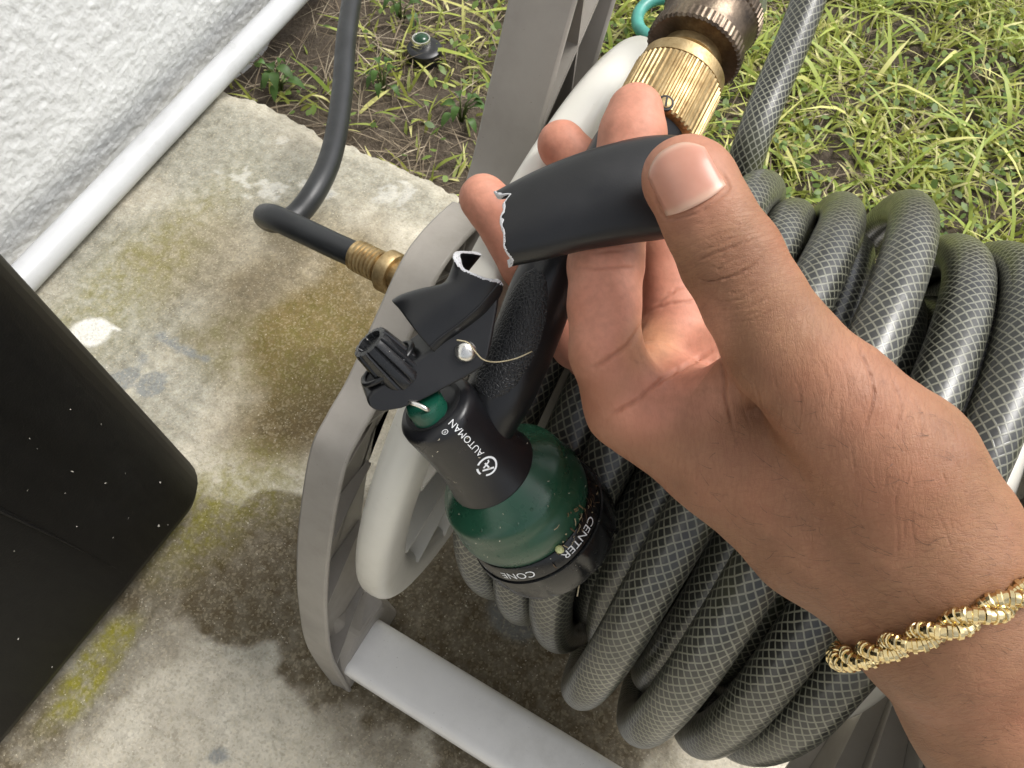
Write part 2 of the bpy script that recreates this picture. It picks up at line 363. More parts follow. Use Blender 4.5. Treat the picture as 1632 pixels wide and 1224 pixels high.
# ------------------------------------------------------------------ setting: slab, ground, wall
SLAB_Y = .4045
nx, ny = 470, 330
gx = np.linspace(-.62, .62, nx); gy = np.linspace(-.42, SLAB_Y, ny); X, Y = np.meshgrid(gx, gy, indexing='ij')
ed = .010 * (fbm(gx * 22, gx * 0 + 3, 1.5, 4) - .5) * 2
ed = ed + .006 * (fbm(gx * 110, gx * 0 + 8, 4.5, 3) - .5)
Yw = Y + ed[:, None] * sstep(SLAB_Y - .05, SLAB_Y, Y)
Z = (fbm(X * 30, Y * 30, 0, 5) - .5) * .003 + (fbm(X * 160, Y * 160, 2, 3) - .5) * .0012
e_ = sstep(SLAB_Y - .022, SLAB_Y, Y); Z -= e_ * (.003 + .012 * fbm(X * 60, Y * 60, 5, 4))
wn1 = fbm(X * 16, Y * 16, 3.3, 5) - .5; wn2 = fbm(X * 50, Y * 50, 6.3, 4) - .5
def blob(px, py, rx, ry, rot=0., soft=.25, wob=1.2):
    """stain outline round a spot of the slab (radii in metres)"""
    p = G(px, py); dx, dy = X - p[0], Y - p[1]; c_, s_ = math.cos(rot), math.sin(rot)
    a, b = (dx * c_ + dy * s_) / rx, (-dx * s_ + dy * c_) / ry
    return 1 - sstep(1 - soft, 1 + soft, np.sqrt(a * a + b * b) + wob * wn1 + .5 * wn2)
mx = lambda *a: np.maximum.reduce(a)
wetA = mx(.9 * blob(610, 470, .05, .05, 0, .3), .9 * blob(540, 600, .04, .07, 0, .3), blob(520, 520, .06, .10, .3, .5), blob(490, 640, .05, .06, 0, .5), .8 * blob(560, 430, .05, .05, 0, .5), .75 * blob(450, 450, .05, .07, 0, .6), .5 * blob(330, 400, .06, .05, 0, .6))
darkA = mx(.95 * sstep(.050, .004, X + .262 + .03 * wn1) * (Y < .075) * np.clip(.75 + 2 * wn2, 0, 1) * sstep(.08, .04, Y), .65 * blob(255, 930, .045, .05, .3, .25), .5 * blob(500, 640, .03, .05, 0, .3), 1. * blob(395, 905, .050, .050, .2, .05, .6), .95 * blob(455, 850, .040, .032, 0, .05, .6), .85 * blob(310, 890, .045, .05, 0, .12, .8), .6 * blob(300, 930, .03, .06, .2, .3),  # strip along the bin's foot paints in its contact shadow; blobs are stains
           1. * blob(760, 980, .13, .10, 0, .08, .8), .95 * blob(880, 1060, .08, .05, 0, .08, .8), .8 * blob(990, 1100, .06, .03, 0, .3), .75 * blob(620, 1100, .035, .012, .2, .3), .7 * blob(520, 1085, .02, .012, 0, .4), .6 * blob(610, 1180, .04, .02, 0, .5), .5 * blob(180, 1080, .06, .02, 1.4, .4))
algA = mx(.75 * blob(335, 815, .03, .05, 0, .5), 1. * blob(155, 1060, .012, .035, 0, .4), .3 * blob(490, 540, .04, .06, 0, .7), .3 * blob(400, 560, .05, .03, 0, .6), .4 * blob(230, 420, .03, .1, 0, .7), .5 * blob(420, 770, .03, .03, 0, .6))
greyA = mx(blob(330, 260, .15, .08, 0, .5), blob(230, 420, .08, .10, .2, .5), .6 * blob(450, 330, .08, .06, 0, .6), .8 * blob(600, 290, .10, .03, 0, .6), .8 * blob(250, 660, .03, .06, 0, .4), .7 * blob(190, 1000, .03, .07, 0, .5), .6 * blob(360, 980, .04, .02, 0, .5))
scA = sstep(.08, .16, wn2 + .35 * mx(blob(295, 553, .030, .006, 0, .6), blob(190, 595, .014, .02, 0, .5), blob(240, 615, .01, .01), .6 * blob(345, 1222, .02, .01, 0, .5)) - .18)
paA = mx(blob(145, 530, .0125, .0105, .3, .1, 1.3), blob(172, 521, .012, .0022, .25, .2, .3), .9 * blob(880, 985, .02, .012, 0, .1, 1.) * 0,
         sstep(.22, .26, wn2 * 1.2 + .12 * blob(440, 260, .05, .05) + .1 * blob(610, 300, .08, .02)) * mx(blob(430, 265, .07, .05), blob(620, 300, .1, .02)) * .45)
scA = mx(scA * .8, .6 * blob(820, 985, .018, .012, 0, .2, 1.2))
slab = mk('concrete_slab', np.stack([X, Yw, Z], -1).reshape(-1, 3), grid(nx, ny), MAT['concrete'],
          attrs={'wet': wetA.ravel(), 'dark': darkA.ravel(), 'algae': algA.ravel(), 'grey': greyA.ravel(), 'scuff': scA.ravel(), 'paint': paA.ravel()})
tag(slab, kind='structure')
# broken front face of the slab, standing down into the soil
k = 12; fv = []
for i in range(nx):
    for j in range(k):
        t = j / (k - 1); fv.append((gx[i], Yw[i, -1] + .004 * math.sin(t * 3) + .006 * (vnoise(gx[i] * 90, t * 4, 3) - .5) * (t > 0), Z[i, -1] - .07 * t))
fa = mk('slab_edge', fv, grid(nx, k)[:, ::-1], MAT['concrete']); tag(fa, kind='structure')
v, f = box(-.62, 3, -3, -.42, -.08, -.0005); tag(mk('concrete_slab', v, f, MAT['concrete'], smooth=False), kind='structure')
v, f = box(.62, 3, -.42, SLAB_Y, -.08, -.0006); tag(mk('concrete_slab', v, f, MAT['concrete'], smooth=False), kind='structure')
# lawn soil, one sheet to the horizon, fine near the slab
sx = np.r_[-60, -6, -1.5, np.linspace(-.6, 1.4, 200), 3, 8, 60]; sy = np.r_[-60, -4, .30, np.linspace(.37, 2.0, 170), 4, 10, 120]
Xs, Ys = np.meshgrid(sx, sy, indexing='ij'); near = sstep(.3, .4, Ys) * sstep(2.5, 1.8, np.abs(Ys)) * sstep(2, 1.3, np.abs(Xs))
Zs = -.034 + near * ((fbm(Xs * 12, Ys * 12, 9, 4) - .5) * .03 + (fbm(Xs * 60, Ys * 60, 4, 3) - .5) * .012); Zs[Ys < .36] = -.09
tag(mk('soil_ground', np.stack([Xs, Ys, Zs], -1).reshape(-1, 3), grid(len(sx), len(sy)), MAT['soil']), kind='structure')
def soilz(x, y): return -.034 + ((fbm(np.asarray(x) * 12, np.asarray(y) * 12, 9, 4) - .5) * .03 + (fbm(np.asarray(x) * 60, np.asarray(y) * 60, 4, 3) - .5) * .012)
# house wall with rough stucco
WX = -.526
def skew(v): v = np.array(v, float); v[..., 0] += -.0965 * (v[..., 1] - .133); return v      # the wall runs a few degrees off the reel's axes
ny_, nz_ = 760, 400; wy = np.linspace(-.1, 1.0, ny_); wz = np.linspace(-.06, .5, nz_); Yq, Zq = np.meshgrid(wy, wz, indexing='ij')
r1 = fbm(Yq * 110, Zq * 130, 1, 3); r2 = fbm(Yq * 260, Zq * 320, 7, 3); r3 = fbm(Yq * 9, Zq * 9, 3, 3)
Xq = WX + .0014 * (np.clip(r1, .40, .60) - .5) * 2 + .0012 * (r2 - .5) + .003 * (r3 - .5) - .012 * sstep(.06, .0, Zq)
wall = thing('house_wall', (WX, .5, 0), 'white rough stucco house wall rising behind the white pipe', 'wall')
gr = sstep(.045, .015, Zq) * .2
mk('stucco_face', skew(np.stack([Xq, Yq, Zq], -1).reshape(-1, 3)), grid(ny_, nz_), MAT['stucco'], wall, attrs={'grime': gr.ravel()})
for (y0, y1, z0, z1) in ((-3, -.1, -.2, 2.7), (1.0, 6, -.2, 2.7), (-.1, 1.0, .5, 2.7)):
    v, f = box(WX - .2, WX - .002, y0, y1, z0, z1); mk('wall_block', skew(v), f, MAT['stucco'], wall, smooth=False)
# white pipe in the corner
pr = .0125; pp = [(-.5063 - .0965 * (y - .133), y, pr + .0025 + .0012 * math.sin(y * 5)) for y in np.linspace(-.5, 1.6, 40)]
v, f, uv = tube(pp, pr, 40); tag(mk('water_pipe', v, f, MAT['pvc'], uv=uv, at=pp[0], auto=40), 'long white plastic pipe lying along the foot of the stucco wall', 'pipe')

# ------------------------------------------------------------------ black bin
def rrect(x0, x1, y0, y1, r, n=8):
    out = []
    for cx, cy, a0 in ((x1 - r, y1 - r, 0), (x0 + r, y1 - r, 90), (x0 + r, y0 + r, 180), (x1 - r, y0 + r, 270)):
        for a in np.radians(np.linspace(a0, a0 + 90, n)): out.append((cx + r * math.cos(a), cy + r * math.sin(a)))
    return np.array(out)
M_ = Mat('black_bin_plastic_dusty'); mp = M_.n('ShaderNodeMapping'); mp.inputs['Scale'].default_value = (14, 14, 3.5); M_.l(M_.coord(), mp.inputs[0]); dn_ = M_.noise(1., 6, .65, vec=mp.outputs[0])
M_.set(Base_Color=M_.mix(M_.math('MULTIPLY', M_.ramp(dn_, (.45, 0.), (.75, .7)), M_.ramp(M_.noise(170, 4, .7), (.35, .2), (.7, 1.))), (.0035, .0036, .004), (.020, .0195, .018)), Roughness=M_.ramp(dn_, (.35, .42), (.65, .62)), Specular_IOR_Level=.20); M_.bump(M_.noise(900, 3), .25, .0004); MAT['bin'] = M_.m
bt = thing('rubbish_bin', (-.39, -.15, 0), 'tall black plastic bin standing on the slab beside the white pipe', 'bin')
lev = [(0, .034), (.010, .030), (.016, .012), (.024, .003), (.034, 0), (.40, .001), (.41, -.005), (.43, -.005), (.44, .001)]
v, n = [], 0
for z, ins in lev:
    q = rrect(-.44 + ins, -.254 - ins, -.42 + ins, .072 - ins, .026); n = len(q); v += [(x, y, z) for x, y in q]
f = [(i * n + k, i * n + (k + 1) % n, (i + 1) * n + (k + 1) % n, (i + 1) * n + k) for i in range(len(lev) - 1) for k in range(n)] + [tuple(range(n))[::-1], tuple(range((len(lev) - 1) * n, len(lev) * n))]
mk('body', v, f, MAT['bin'], bt, auto=50)
q = rrect(-.452, -.245, -.435, .095, .035); zz = (.441, .462)
v = [(x, y, z) for z in zz for x, y in q]; n = len(q); f = [(k, (k + 1) % n, n + (k + 1) % n, n + k) for k in range(n)] + [tuple(range(n))[::-1], tuple(range(n, 2 * n))]
bevel(mk('lid', v, f, MAT['bin'], bt, smooth=False), .006)
bl_ = [PX(*p, -.254) for p in ((-60, 783), (0, 813), (60, 842), (120, 872), (185, 906))]; v, f, uv = tube(smoothpath(bl_, 4), np.linspace(.0016, .0002, 17), 10); mk('moulded_seam', v, f, MAT['bin'], bt)
# crumbs of dirt stuck on the bin side
cv, cf = [], []
for i in range(45):
    y, z = rng.uniform(-.2, .05), rng.uniform(.02, .24); s = rng.uniform(.00015, .00045); x = -.2538
    o_ = np.array([x, y, z]); dv = rng.normal(size=(4, 3)) * s * np.array([.5, 1.4, 1.4]); n0 = len(cv); cv += list(o_ + dv); cf += [(n0, n0 + 1, n0 + 2), (n0, n0 + 2, n0 + 3), (n0, n0 + 1, n0 + 3), (n0 + 1, n0 + 2, n0 + 3)]
M_ = Mat('pale_dust'); M_.set(Base_Color=(.5, .48, .42), Roughness=.9); MAT['dust'] = M_.m
cr = mk('dirt_specks', cv, cf, MAT['dust'], bt, smooth=False); cr['kind'] = 'stuff'

# ------------------------------------------------------------------ black leader hose with brass fitting
lp = [(575, -140, .74), (566, -40, .70), (552, 60, .655), (545, 150, .62), (530, 240, .585), (505, 300, .562), (470, 345, .552), (438, 352, .540), (424, 345, .522), (440, 348, .506), (490, 371, .497), (530, 390, .492), (572, 409, .488)]
LP = smoothpath([W(*p) for p in lp], 10)
lh = thing('leader_hose', W(545, 150, .62) * np.array([1, 1, 0]), 'smooth black hose looping over the slab into the reel side', 'hose')
v, f, uv = tube(LP, .0088, 28); mk('hose', v, f, MAT['rubber'], lh, uv=uv)
O = W(566, 406, .4885); a, e1, e2 = frame(W(640, 443, .474) - O)
pf = []
for i in range(6): pf += [(.003 + i * .0032, .0098), (.0043 + i * .0032, .0107), (.0056 + i * .0032, .0107), (.0062 + i * .0032, .0098)]
v, f = lathe(O, a, e1, e2, [(0, .0092), (.001, .0103)] + pf + [(.0225, .0102)], 48); mk('ferrule', v, f, MAT['brass'], lh, auto=40)
v, f = lathe(O, a, e1, e2, [(.0226, .0088), (.026, .0088), (.0262, .013), (.0275, .0142), (.034, .0142), (.0355, .013), (.0356, .010), (.05, .010)], 48, rmod=lambda k, t: 1 + (.02 * math.sin(k * 24) if .027 < t < .035 else 0)); mk('swivel_nut', v, f, MAT['brass'], lh, auto=40)

# ------------------------------------------------------------------ hose reel
CYR, CZR = .1915, .178                                               # drum axis height / place along the wall
reel = thing('hose_reel', (0, .19, 0), 'taupe and ivory plastic hose reel standing on the slab', 'hose reel')
XL = -.119
arch_px = [(527, 1088), (489, 1032), (474, 960), (471, 890), (477, 810), (493, 715), (519, 660), (553, 600), (598, 500), (640, 410), (680, 357), (722, 318)]
arch = np.array([PX(*p, XL)[1:] for p in arch_px])
cen = np.array([CYR, CZR])
arch = np.vstack([arch, [(.262, .318), (.31, .30), (.345, .25), (.355, .17), (.35, .08), (.37, -.0)]]) if False else arch
def ribbon(yz, x0, x1, th, name, mat, parent, flip=1):
    """strip of plastic of width x0..x1 following a curve in the side plane, th thick towards the drum"""
    P = smoothpath(yz, 6); T = np.gradient(P, axis=0); T /= np.linalg.norm(T, axis=1)[:, None]; Nn = np.stack([T[:, 1], -T[:, 0]], 1) * flip
    v = []
    for p, nn in zip(P, Nn):
        q = p + nn * th
        v += [(x0, *p), (x1, *p), (x1, *q), (x0, *q)]
    f = [(i * 4 + k, i * 4 + (k + 1) % 4, i * 4 + 4 + (k + 1) % 4, i * 4 + 4 + k) for i in range(len(P) - 1) for k in range(4)]
    m4 = (len(P) - 1) * 4; f += [(3, 2, 1, 0), (m4, m4 + 1, m4 + 2, m4 + 3)]
    o = mk(name, v, f, mat, parent, auto=35); bevel(o, .0012, 2); return P, Nn, o
P_, N_, left = ribbon(arch, XL, XL + .0168, .0028, 'side_frame', MAT['taupe'], reel)
# post leaning up to the handle
pl = [PX(*p, XL)[1:] for p in ((668, 470), (700, 395), (745, 278), (778, 140), (810, 0), (850, -170))]
ribbon(np.array(pl) + np.array([[-.003, .001]]), XL + .001, XL + .026, .003, 'post', MAT['taupe'], reel)
# inner web of the arch and post: a thin plate set back from the strip with triangular ribs
def plate(poly, x0, x1, name, mat, parent):
    v, f = prism([(x0, *p) for p in poly], [(x1, *p) for p in poly]); return mk(name, v, f, mat, parent, smooth=False)
inn = P_ + N_ * .045; poly = [tuple(p) for p in P_ + N_ * .0029] + [tuple(p) for p in inn[::-1]]
plate(poly, XL + .002, XL + .0045, 'side_web', MAT['taupe'], reel)
for i in range(5, len(P_) - 4, 8):
    p, nn = P_[i] + N_[i] * .0029, N_[i]; t = np.array([-nn[1], nn[0]])
    a_, b_ = p, p + nn * .040 + t * .012
    v, f = prism([(XL + .0046, *a_), (XL + .0046, *b_), (XL + .0046, *(b_ + t * .0016)), (XL + .0046, *(a_ + t * .0016))],
                 [(XL + .0158, *a_), (XL + .007, *b_), (XL + .007, *(b_ + t * .0016)), (XL + .0158, *(a_ + t * .0016))]); mk('rib', v, f, MAT['taupe'], reel, smooth=False)
# post: back flange, web and crossed ribs
pb = smoothpath(pl, 6); T = np.gradient(pb, axis=0); T /= np.linalg.norm(T, axis=1)[:, None]; nb = np.stack([T[:, 1], -T[:, 0]], 1)
plate([tuple(p) for p in pb + nb * .0031] + [tuple(p) for p in (pb + nb * .0415)[::-1]], XL + .002, XL + .0045, 'post_web', MAT['taupe'], reel)
ribbon(pb[::6] + nb[::6] * .042, XL + .001, XL + .026, .003, 'post_flange', MAT['taupe'], reel)
for i in (1, 15):
    for s in (0, 1):
        a_ = pb[i] + nb[i] * (.0035 if s else .041); b_ = pb[i + 14] + nb[i + 14] * (.041 if s else .0035); t = unit(b_ - a_); t = np.array([-t[1], t[0]]) * .0014
        xt = XL + (.0235 if s else .0232)
        v, f = prism([(XL + .0046, *(a_)), (XL + .0046, *b_), (XL + .0046, *(b_ + t)), (XL + .0046, *(a_ + t))], [(xt, *a_), (xt, *b_), (xt, *(b_ + t)), (xt, *(a_ + t))]); mk('rib', v, f, MAT['taupe'], reel, smooth=False)
# rear leg of the left side (behind the drum) and foot
ribbon(np.array([(.305, .235), (.335, .17), (.355, .09), (.37, 0)]), XL, XL + .024, .003, 'rear_leg', MAT['taupe'], reel)
fp = [PX(*p, XL + .012)[1:] for p in ((540, 1075),)][0]
# drum flange: thick rounded ivory rim, ribbed disc and hub
XF = -.090; RF = .1535; DCY, DCZ = .1955, .1763; DTA, DTB = -.0317, .084
def disc(xf, sgn, parent):
    def tl(v): v = np.array(v, float); v[:, 0] += DTA * (v[:, 1] - DCY) + DTB * (v[:, 2] - DCZ); return v
    cen = np.array([DCY, DCZ]); CYR, CZR = DCY, DCZ
    ang = np.linspace(0, 2 * np.pi, 96, endpoint=False); P = np.array([(xf, CYR + (RF - .011) * math.cos(a), CZR + (RF - .011) * math.sin(a)) for a in ang])
    n = 20; th = np.linspace(0, 2 * np.pi, n, endpoint=False); v = []
    for a in ang:
        rad = np.array([0, math.cos(a), math.sin(a)])
        for k in th: v.append(np.array([xf, CYR, CZR]) + rad * (RF - .0125 + .0125 * np.sign(math.cos(k)) * abs(math.cos(k)) ** .7) + np.array([1, 0, 0]) * .0085 * np.sign(math.sin(k)) * abs(math.sin(k)) ** .7)
    m_ = len(ang); f = [(i * n + k, ((i + 1) % m_) * n + k, ((i + 1) % m_) * n + (k + 1) % n, i * n + (k + 1) % n) for i in range(m_) for k in range(n)]
    rim = mk('flange_rim', tl(v), f, MAT['ivory'], parent)
    O = np.array([xf - sgn * .004, CYR, CZR]); a, e1, e2 = np.array([1., 0, 0]), np.array([0, 1., 0]), np.array([0, 0, 1.])
    v, f = lathe(O, a, e1, e2, [(-.0015, .03), (-.0015, RF - .012), (.0015, RF - .012), (.0015, .03)], 80, cap0=False, cap1=False); mk('flange_disc', tl(v), f, MAT['ivory'], parent, auto=40)
    v, f = lathe(O, a, e1, e2, [(.0015 * sgn, .026), (.0015 * sgn, .060), (.013 * sgn, .058), (.013 * sgn, .055), (.004 * sgn, .053), (.004 * sgn, .026)], 64, cap0=False, cap1=False); mk('hub_ring', tl(v), f, MAT['ivory'], parent, auto=40)
    for i in range(15):
        q = 2 * math.pi * (i + .4) / 15; r_, t_ = np.array([math.cos(q), math.sin(q)]), np.array([-math.sin(q), math.cos(q)]) * .0009
        c0, c1 = cen + r_ * .059, cen + r_ * (RF - .0215); xs, xe = xf - sgn * .0024, xf + sgn * .008
        v, f = prism([(xs, *(c0 - t_)), (xs, *(c1 - t_)), (xs, *(c1 + t_)), (xs, *(c0 + t_))], [(xe, *(c0 - t_)), (xe, *(c1 - t_)), (xe, *(c1 + t_)), (xe, *(c0 + t_))]); mk('flange_rib', tl(v), f, MAT['ivory'], parent, smooth=False)
disc(XF, 1, reel); DTA = DTB = 0; RF = .098; DCY, DCZ = CYR, CZR - .006; disc(.112, -1, reel)
v, f = lathe(np.array([XF, CYR, CZR]), np.array([1., 0, 0]), np.array([0, 1., 0]), np.array([0, 0, 1.]), [(-.003, .055), (.195, .055)], 48); mk('drum_core', v, f, MAT['taupe'], reel, auto=40)
v, f = lathe(np.array([XL + .004, CYR, CZR]), np.array([1., 0, 0]), np.array([0, 1., 0]), np.array([0, 0, 1.]), [(-.004, .02), (.28, .02)], 32); mk('axle', v, f, MAT['taupe'], reel, auto=40)
# base cross bars (rounded box tubes between the side frames)
def bar(y, z, x0, x1, w, hh, name='cross_bar'):
    q = rrect(-w / 2, w / 2, -hh / 2, hh / 2, .007, 5); v = [(x, y + a, z + b) for x in (x0, x1) for a, b in q]; n = len(q)
    f = [(k, (k + 1) % n, n + (k + 1) % n, n + k) for k in range(n)] + [tuple(range(n))[::-1], tuple(range(n, 2 * n))]
    return mk(name, v, f, MAT['bar'], reel, auto=40)
bar(.030, .029, XL + .016, .140, .036, .036); bar(.35, .029, XL + .016, .140, .036, .036)
# foot shell where the bar meets the arch
v, f = prism([(XL + .003, .003, .001), (XL + .003, .066, .001), (XL + .003, .060, .060), (XL + .003, .030, .085), (XL + .003, .010, .05)],
             [(XL + .0165, .006, .001), (XL + .0165, .062, .001), (XL + .0165, .056, .056), (XL + .0165, .032, .060), (XL + .0165, .012, .045)]); bevel(mk('foot', v, f, MAT['taupe'], reel, smooth=False), .003)
# right side frame: the same arch, open side inwards, with fan ribs
XR = .122
ra = np.vstack([arch, [(.27, .262), (.325, .272), (.352, .226), (.372, .180), (.385, .09), (.395, 0)]])
PR, NR, _o = ribbon(ra, XR, XR + .020, .0028, 'side_frame', MAT['taupe'], reel)
poly = [tuple(p) for p in PR + NR * .0029] + [tuple(p) for p in (cen + (PR - cen) * .36)[::-1]]
plate(poly, XR + .0155, XR + .018, 'side_web', MAT['taupe'], reel)
for i in range(3, len(PR) - 4, 9):
    p = PR[i] + NR[i] * .0029; c1 = cen + (p - cen) * .42; t = unit(c1 - p); t = np.array([-t[1], t[0]]) * .0012
    v, f = prism([(XR + .0153, *(p - t)), (XR + .0153, *(c1 - t)), (XR + .0153, *(c1 + t)), (XR + .0153, *(p + t))], [(XR + .001, *(p - t)), (XR + .009, *(c1 - t)), (XR + .009, *(c1 + t)), (XR + .001, *(p + t))]); mk('rib', v, f, MAT['taupe'], reel, smooth=False)
ribbon(np.array([(.235, .335), (.262, .40), (.29, .46)]), XR, XR + .022, .004, 'post', MAT['taupe'], reel)

# ------------------------------------------------------------------ garden hose wound on the drum
gh = thing('garden_hose', (0.02, .19, CZR), 'dark netted garden hose wound in thick loops on the reel drum', 'hose')
HR = .0093; HCY, HCZ = .19, .165
def loop(xt, rt, xb, rb, xf=None, rf=None, wv=0.):
    """one turn: x and radius at the back top, the front and the bottom"""
    xf = (xt + xb) / 2 if xf is None else xf; rf = (rt + rb) / 2 if rf is None else rf
    P = []
    for q in np.linspace(0, 2 * np.pi, 96, endpoint=False):
        # angles: 60deg = back top, 150deg = front, 250deg = bottom
        wt = max(0, math.cos(q - math.radians(55))) ** 1.3; wf = max(0, math.cos(q - math.radians(150))) ** 1.3; wb = max(0, math.cos(q - math.radians(245))) ** 1.3; wo = max(0, math.cos(q - math.radians(335))) ** 1.3
        s = wt + wf + wb + wo; r = (wt * rt + wf * rf + wb * rb + wo * (rt + rb) / 2) / s; x = (wt * xt + wf * xf + wb * xb + wo * (xt + xb) / 2) / s
        P.append((x + wv * math.sin(2 * q), HCY + r * math.cos(q), HCZ + r * math.sin(q)))
    v, f, uv = tube(P, HR, 28, closed=True); mk('hose_turn', v, f, MAT['net'], gh, uv=uv)
# inner layer, then outer layer
for x in np.arange(-.036, .09, .0190): loop(x + .006, .103, x, .094, x + .003, .103)
for x in np.arange(-.030, .085, .0196): loop(x + .004, .086, x, .078)
TURNS = [(-.055, .112, -.028, .106, -.053, .116), (-.037, .116, -.008, .110, -.033, .119), (-.014, .125, .010, .113, -.012, .121), (.004, .119, .030, .104, .012, .112), (.025, .127, .015, .136, .020, .133),
         (.036, .114, .047, .112), (.048, .139, .047, .133), (.075, .130, .071, .124), (.0955, .136, .080, .110, .0905, .124), (.090, .118, .088, .106, .088, .108)]
for t_ in TURNS: loop(*t_[:4], *(t_[4:] if len(t_) > 4 else (None, None)), wv=rng.normal() * .0012)
# the run that rises behind the drum and comes back to the nozzle coupling
run = smoothpath([W(*p) for p in ((1150, 420, .42), (1172, 320, .40), (1196, 232, .385), (1232, 140, .385), (1266, 60, .385), (1298, -30, .385), (1330, -160, .38), (1345, -300, .37), (1310, -330, .30), (1262, -230, .262), (1222, -115, .2435))], 8)
v, f, uv = tube(run, np.linspace(.0095, .0085, len(run)), 28); mk('hose_run', v, f, MAT['net'], gh, uv=uv)

# ------------------------------------------------------------------ spray nozzle
YARD[0] = False
noz = thing('spray_nozzle', W(800, 700, .25), 'black and green spray nozzle with its trigger lever snapped off, tucked in the fist', 'nozzle')
A0 = W(690, 646, .231); adir = C2W([.477, .604, .64]) - C2W([0, 0, 0]); camw = np.array([0, 0, H * SC])
a, e1, e2 = frame(adir, camw - A0); a_l, e1_l, e2_l = a, e1, e2
def arcs(pts, n=4): return [tuple(p) for p in smoothpath(np.array(pts, float), n)]
bodyP = [(0.000, .0085), (.0004, .0118), (.0018, .0130)] + arcs([(.004, .0133), (.015, .0134), (.026, .0141), (.034, .0156), (.0365, .0162)]) + [(.0372, .0158), (.0372, .0140)]
v, f = lathe(A0, a, e1, e2, bodyP, 96); mk('body', v, f, MAT['black'], noz, auto=50)
bulbP = [(.034, .0150)] + arcs([(.0368, .0156), (.0395, .0188), (.0435, .0232), (.047, .0243), (.050, .0247), (.054, .0257), (.058, .0258), (.0615, .0250), (.064, .0240)], 5)
v, f = lathe(A0, a, e1, e2, bulbP, 96, cap0=False); mk('bulb', v, f, MAT['bulb'], noz)
bandP = [(.0620, .0236), (.0622, .0252), (.0630, .0258), (.0690, .0266), (.0694, .0262)]
v, f = lathe(A0, a, e1, e2, bandP, 96); mk('dial_band', v, f, MAT['dial'], noz, auto=35)
def scal(k, t): return 1 - (.02 * max(0, math.cos(k * 10)) ** 6 if t > .0715 else 0)
headP = [(.0696, .0255), (.0700, .0272), (.0720, .0276), (.0800, .0276), (.0835, .0268), (.0850, .0250), (.0852, .0200), (.0835, .0190)]
v, f = lathe(A0, a, e1, e2, headP, 160, rmod=scal); mk('spray_head', v, f, MAT['dial'], noz, auto=35)
PROF = np.array([(t, r) for t, r in bodyP[2:-2]] + [(t, r) for t, r in bulbP[3:-1]] + [(t, r) for t, r in bandP[1:4]])
def prof_r(t): return np.interp(t, PROF[:, 0], PROF[:, 1])
def on_lathe(px, py):
    """where a sight line first meets the lathe: (t, phi)"""
    r = RC @ ray(px, py); r = unit(r)
    for s in np.arange(.17, .36, .0001):
        p = camw + r * s - A0; t = p @ a_l; rad = math.sqrt(max(0, p @ p - t * t))
        if 0 < t < .07 and rad < prof_r(t): return t, math.atan2(p @ e2_l, p @ e1_l)
    return None
def text_mesh(txt, size):
    cu = bpy.data.curves.new('t', 'FONT'); cu.body = txt; cu.size = size; cu.resolution_u = 3; cu.align_x = 'LEFT'
    o = bpy.data.objects.new('t', cu); COL.objects.link(o); dg = bpy.context.evaluated_depsgraph_get(); me = bpy.data.meshes.new_from_object(o.evaluated_get(dg))
    v = np.array([tuple(q.co) for q in me.vertices]); f = [tuple(p.vertices) for p in me.polygons]
    bpy.data.objects.remove(o); bpy.data.meshes.remove(me); return v, f
def wrap(v, f, fn, name):
    mk(name, np.array([fn(x, y) for x, y in v[:, :2]]), f, MAT['white_ink'], noz, smooth=False)
def surf(t, ph, off=.00012):
    return A0 + a_l * t + (prof_r(t) + off) * (math.cos(ph) * e1_l + math.sin(ph) * e2_l)
def ang_sign(t, ph):   # +1 if growing phi moves towards lower left of the picture
    p0, p1 = surf(t, ph), surf(t, ph + .05); q = RC.T @ (p1 - p0); return 1 if (-q[0] + q[1]) > 0 else -1
# the word on the body: read from the head end towards the cap
t0, p0 = on_lathe(766, 727); sg = ang_sign(t0, p0)
v, f = text_mesh('AUTOMAN', .0052)
L_ = v[:, 0].max(); sc = .0185 / L_; v[:, 0] *= sc; v[:, 1] = v[:, 1] * .86 * min(1, sc) - .0016
wrap(v, f, lambda x, y: surf(t0 - x * .98, p0 + sg * y / prof_r(t0)), 'lettering')
tr_, pr_ = on_lathe(709, 688); v, f = text_mesh('R', .0013); v[:, 0] -= .0004; v[:, 1] -= .00045
def ringpts(r, w, a0=0, a1=360, n=40):
    q = np.radians(np.linspace(a0, a1, n)); return np.array([(s * math.cos(x), s * math.sin(x)) for x in q for s in (r - w, r)]), [(2 * i, 2 * i + 1, 2 * i + 3, 2 * i + 2) for i in range(n - 1)]
rv, rf_ = ringpts(.0010, .00022); jv, jf = join((np.c_[v[:, :2], np.zeros(len(v))], f), (np.c_[rv, np.zeros(len(rv))], rf_))
wrap(jv, jf, lambda x, y: surf(tr_ - x, pr_ + sg * y / prof_r(tr_)), 'trademark')
tl_, pl_ = on_lathe(776, 743)
rv, rf_ = ringpts(.0036, .0007, 140, 395); rv2, rf2 = ringpts(.0036, .0007, 60, 105)
def stroke(*p, w=.0006):
    p = np.array(p, float); out = []; 
    for i in range(len(p)):
        d_ = unit(p[min(i + 1, len(p) - 1)] - p[max(i - 1, 0)]); nrm = np.array([-d_[1], d_[0]]) * w / 2; out += [p[i] - nrm, p[i] + nrm]
    return np.array(out), [(2 * i, 2 * i + 1, 2 * i + 3, 2 * i + 2) for i in range(len(p) - 1)]
Z3 = lambda m_: (np.c_[m_[0], np.zeros(len(m_[0]))], m_[1])
jv, jf = join(Z3((rv, rf_)), Z3((rv2, rf2)), Z3(stroke((-.0022, -.0014), (-.0002, .0020), w=.0007)), Z3(stroke((.0004, .0012), (.0010, -.0014), (.0017, -.0016))), Z3(stroke((-.0008, -.0002), (.0016, -.0002))))
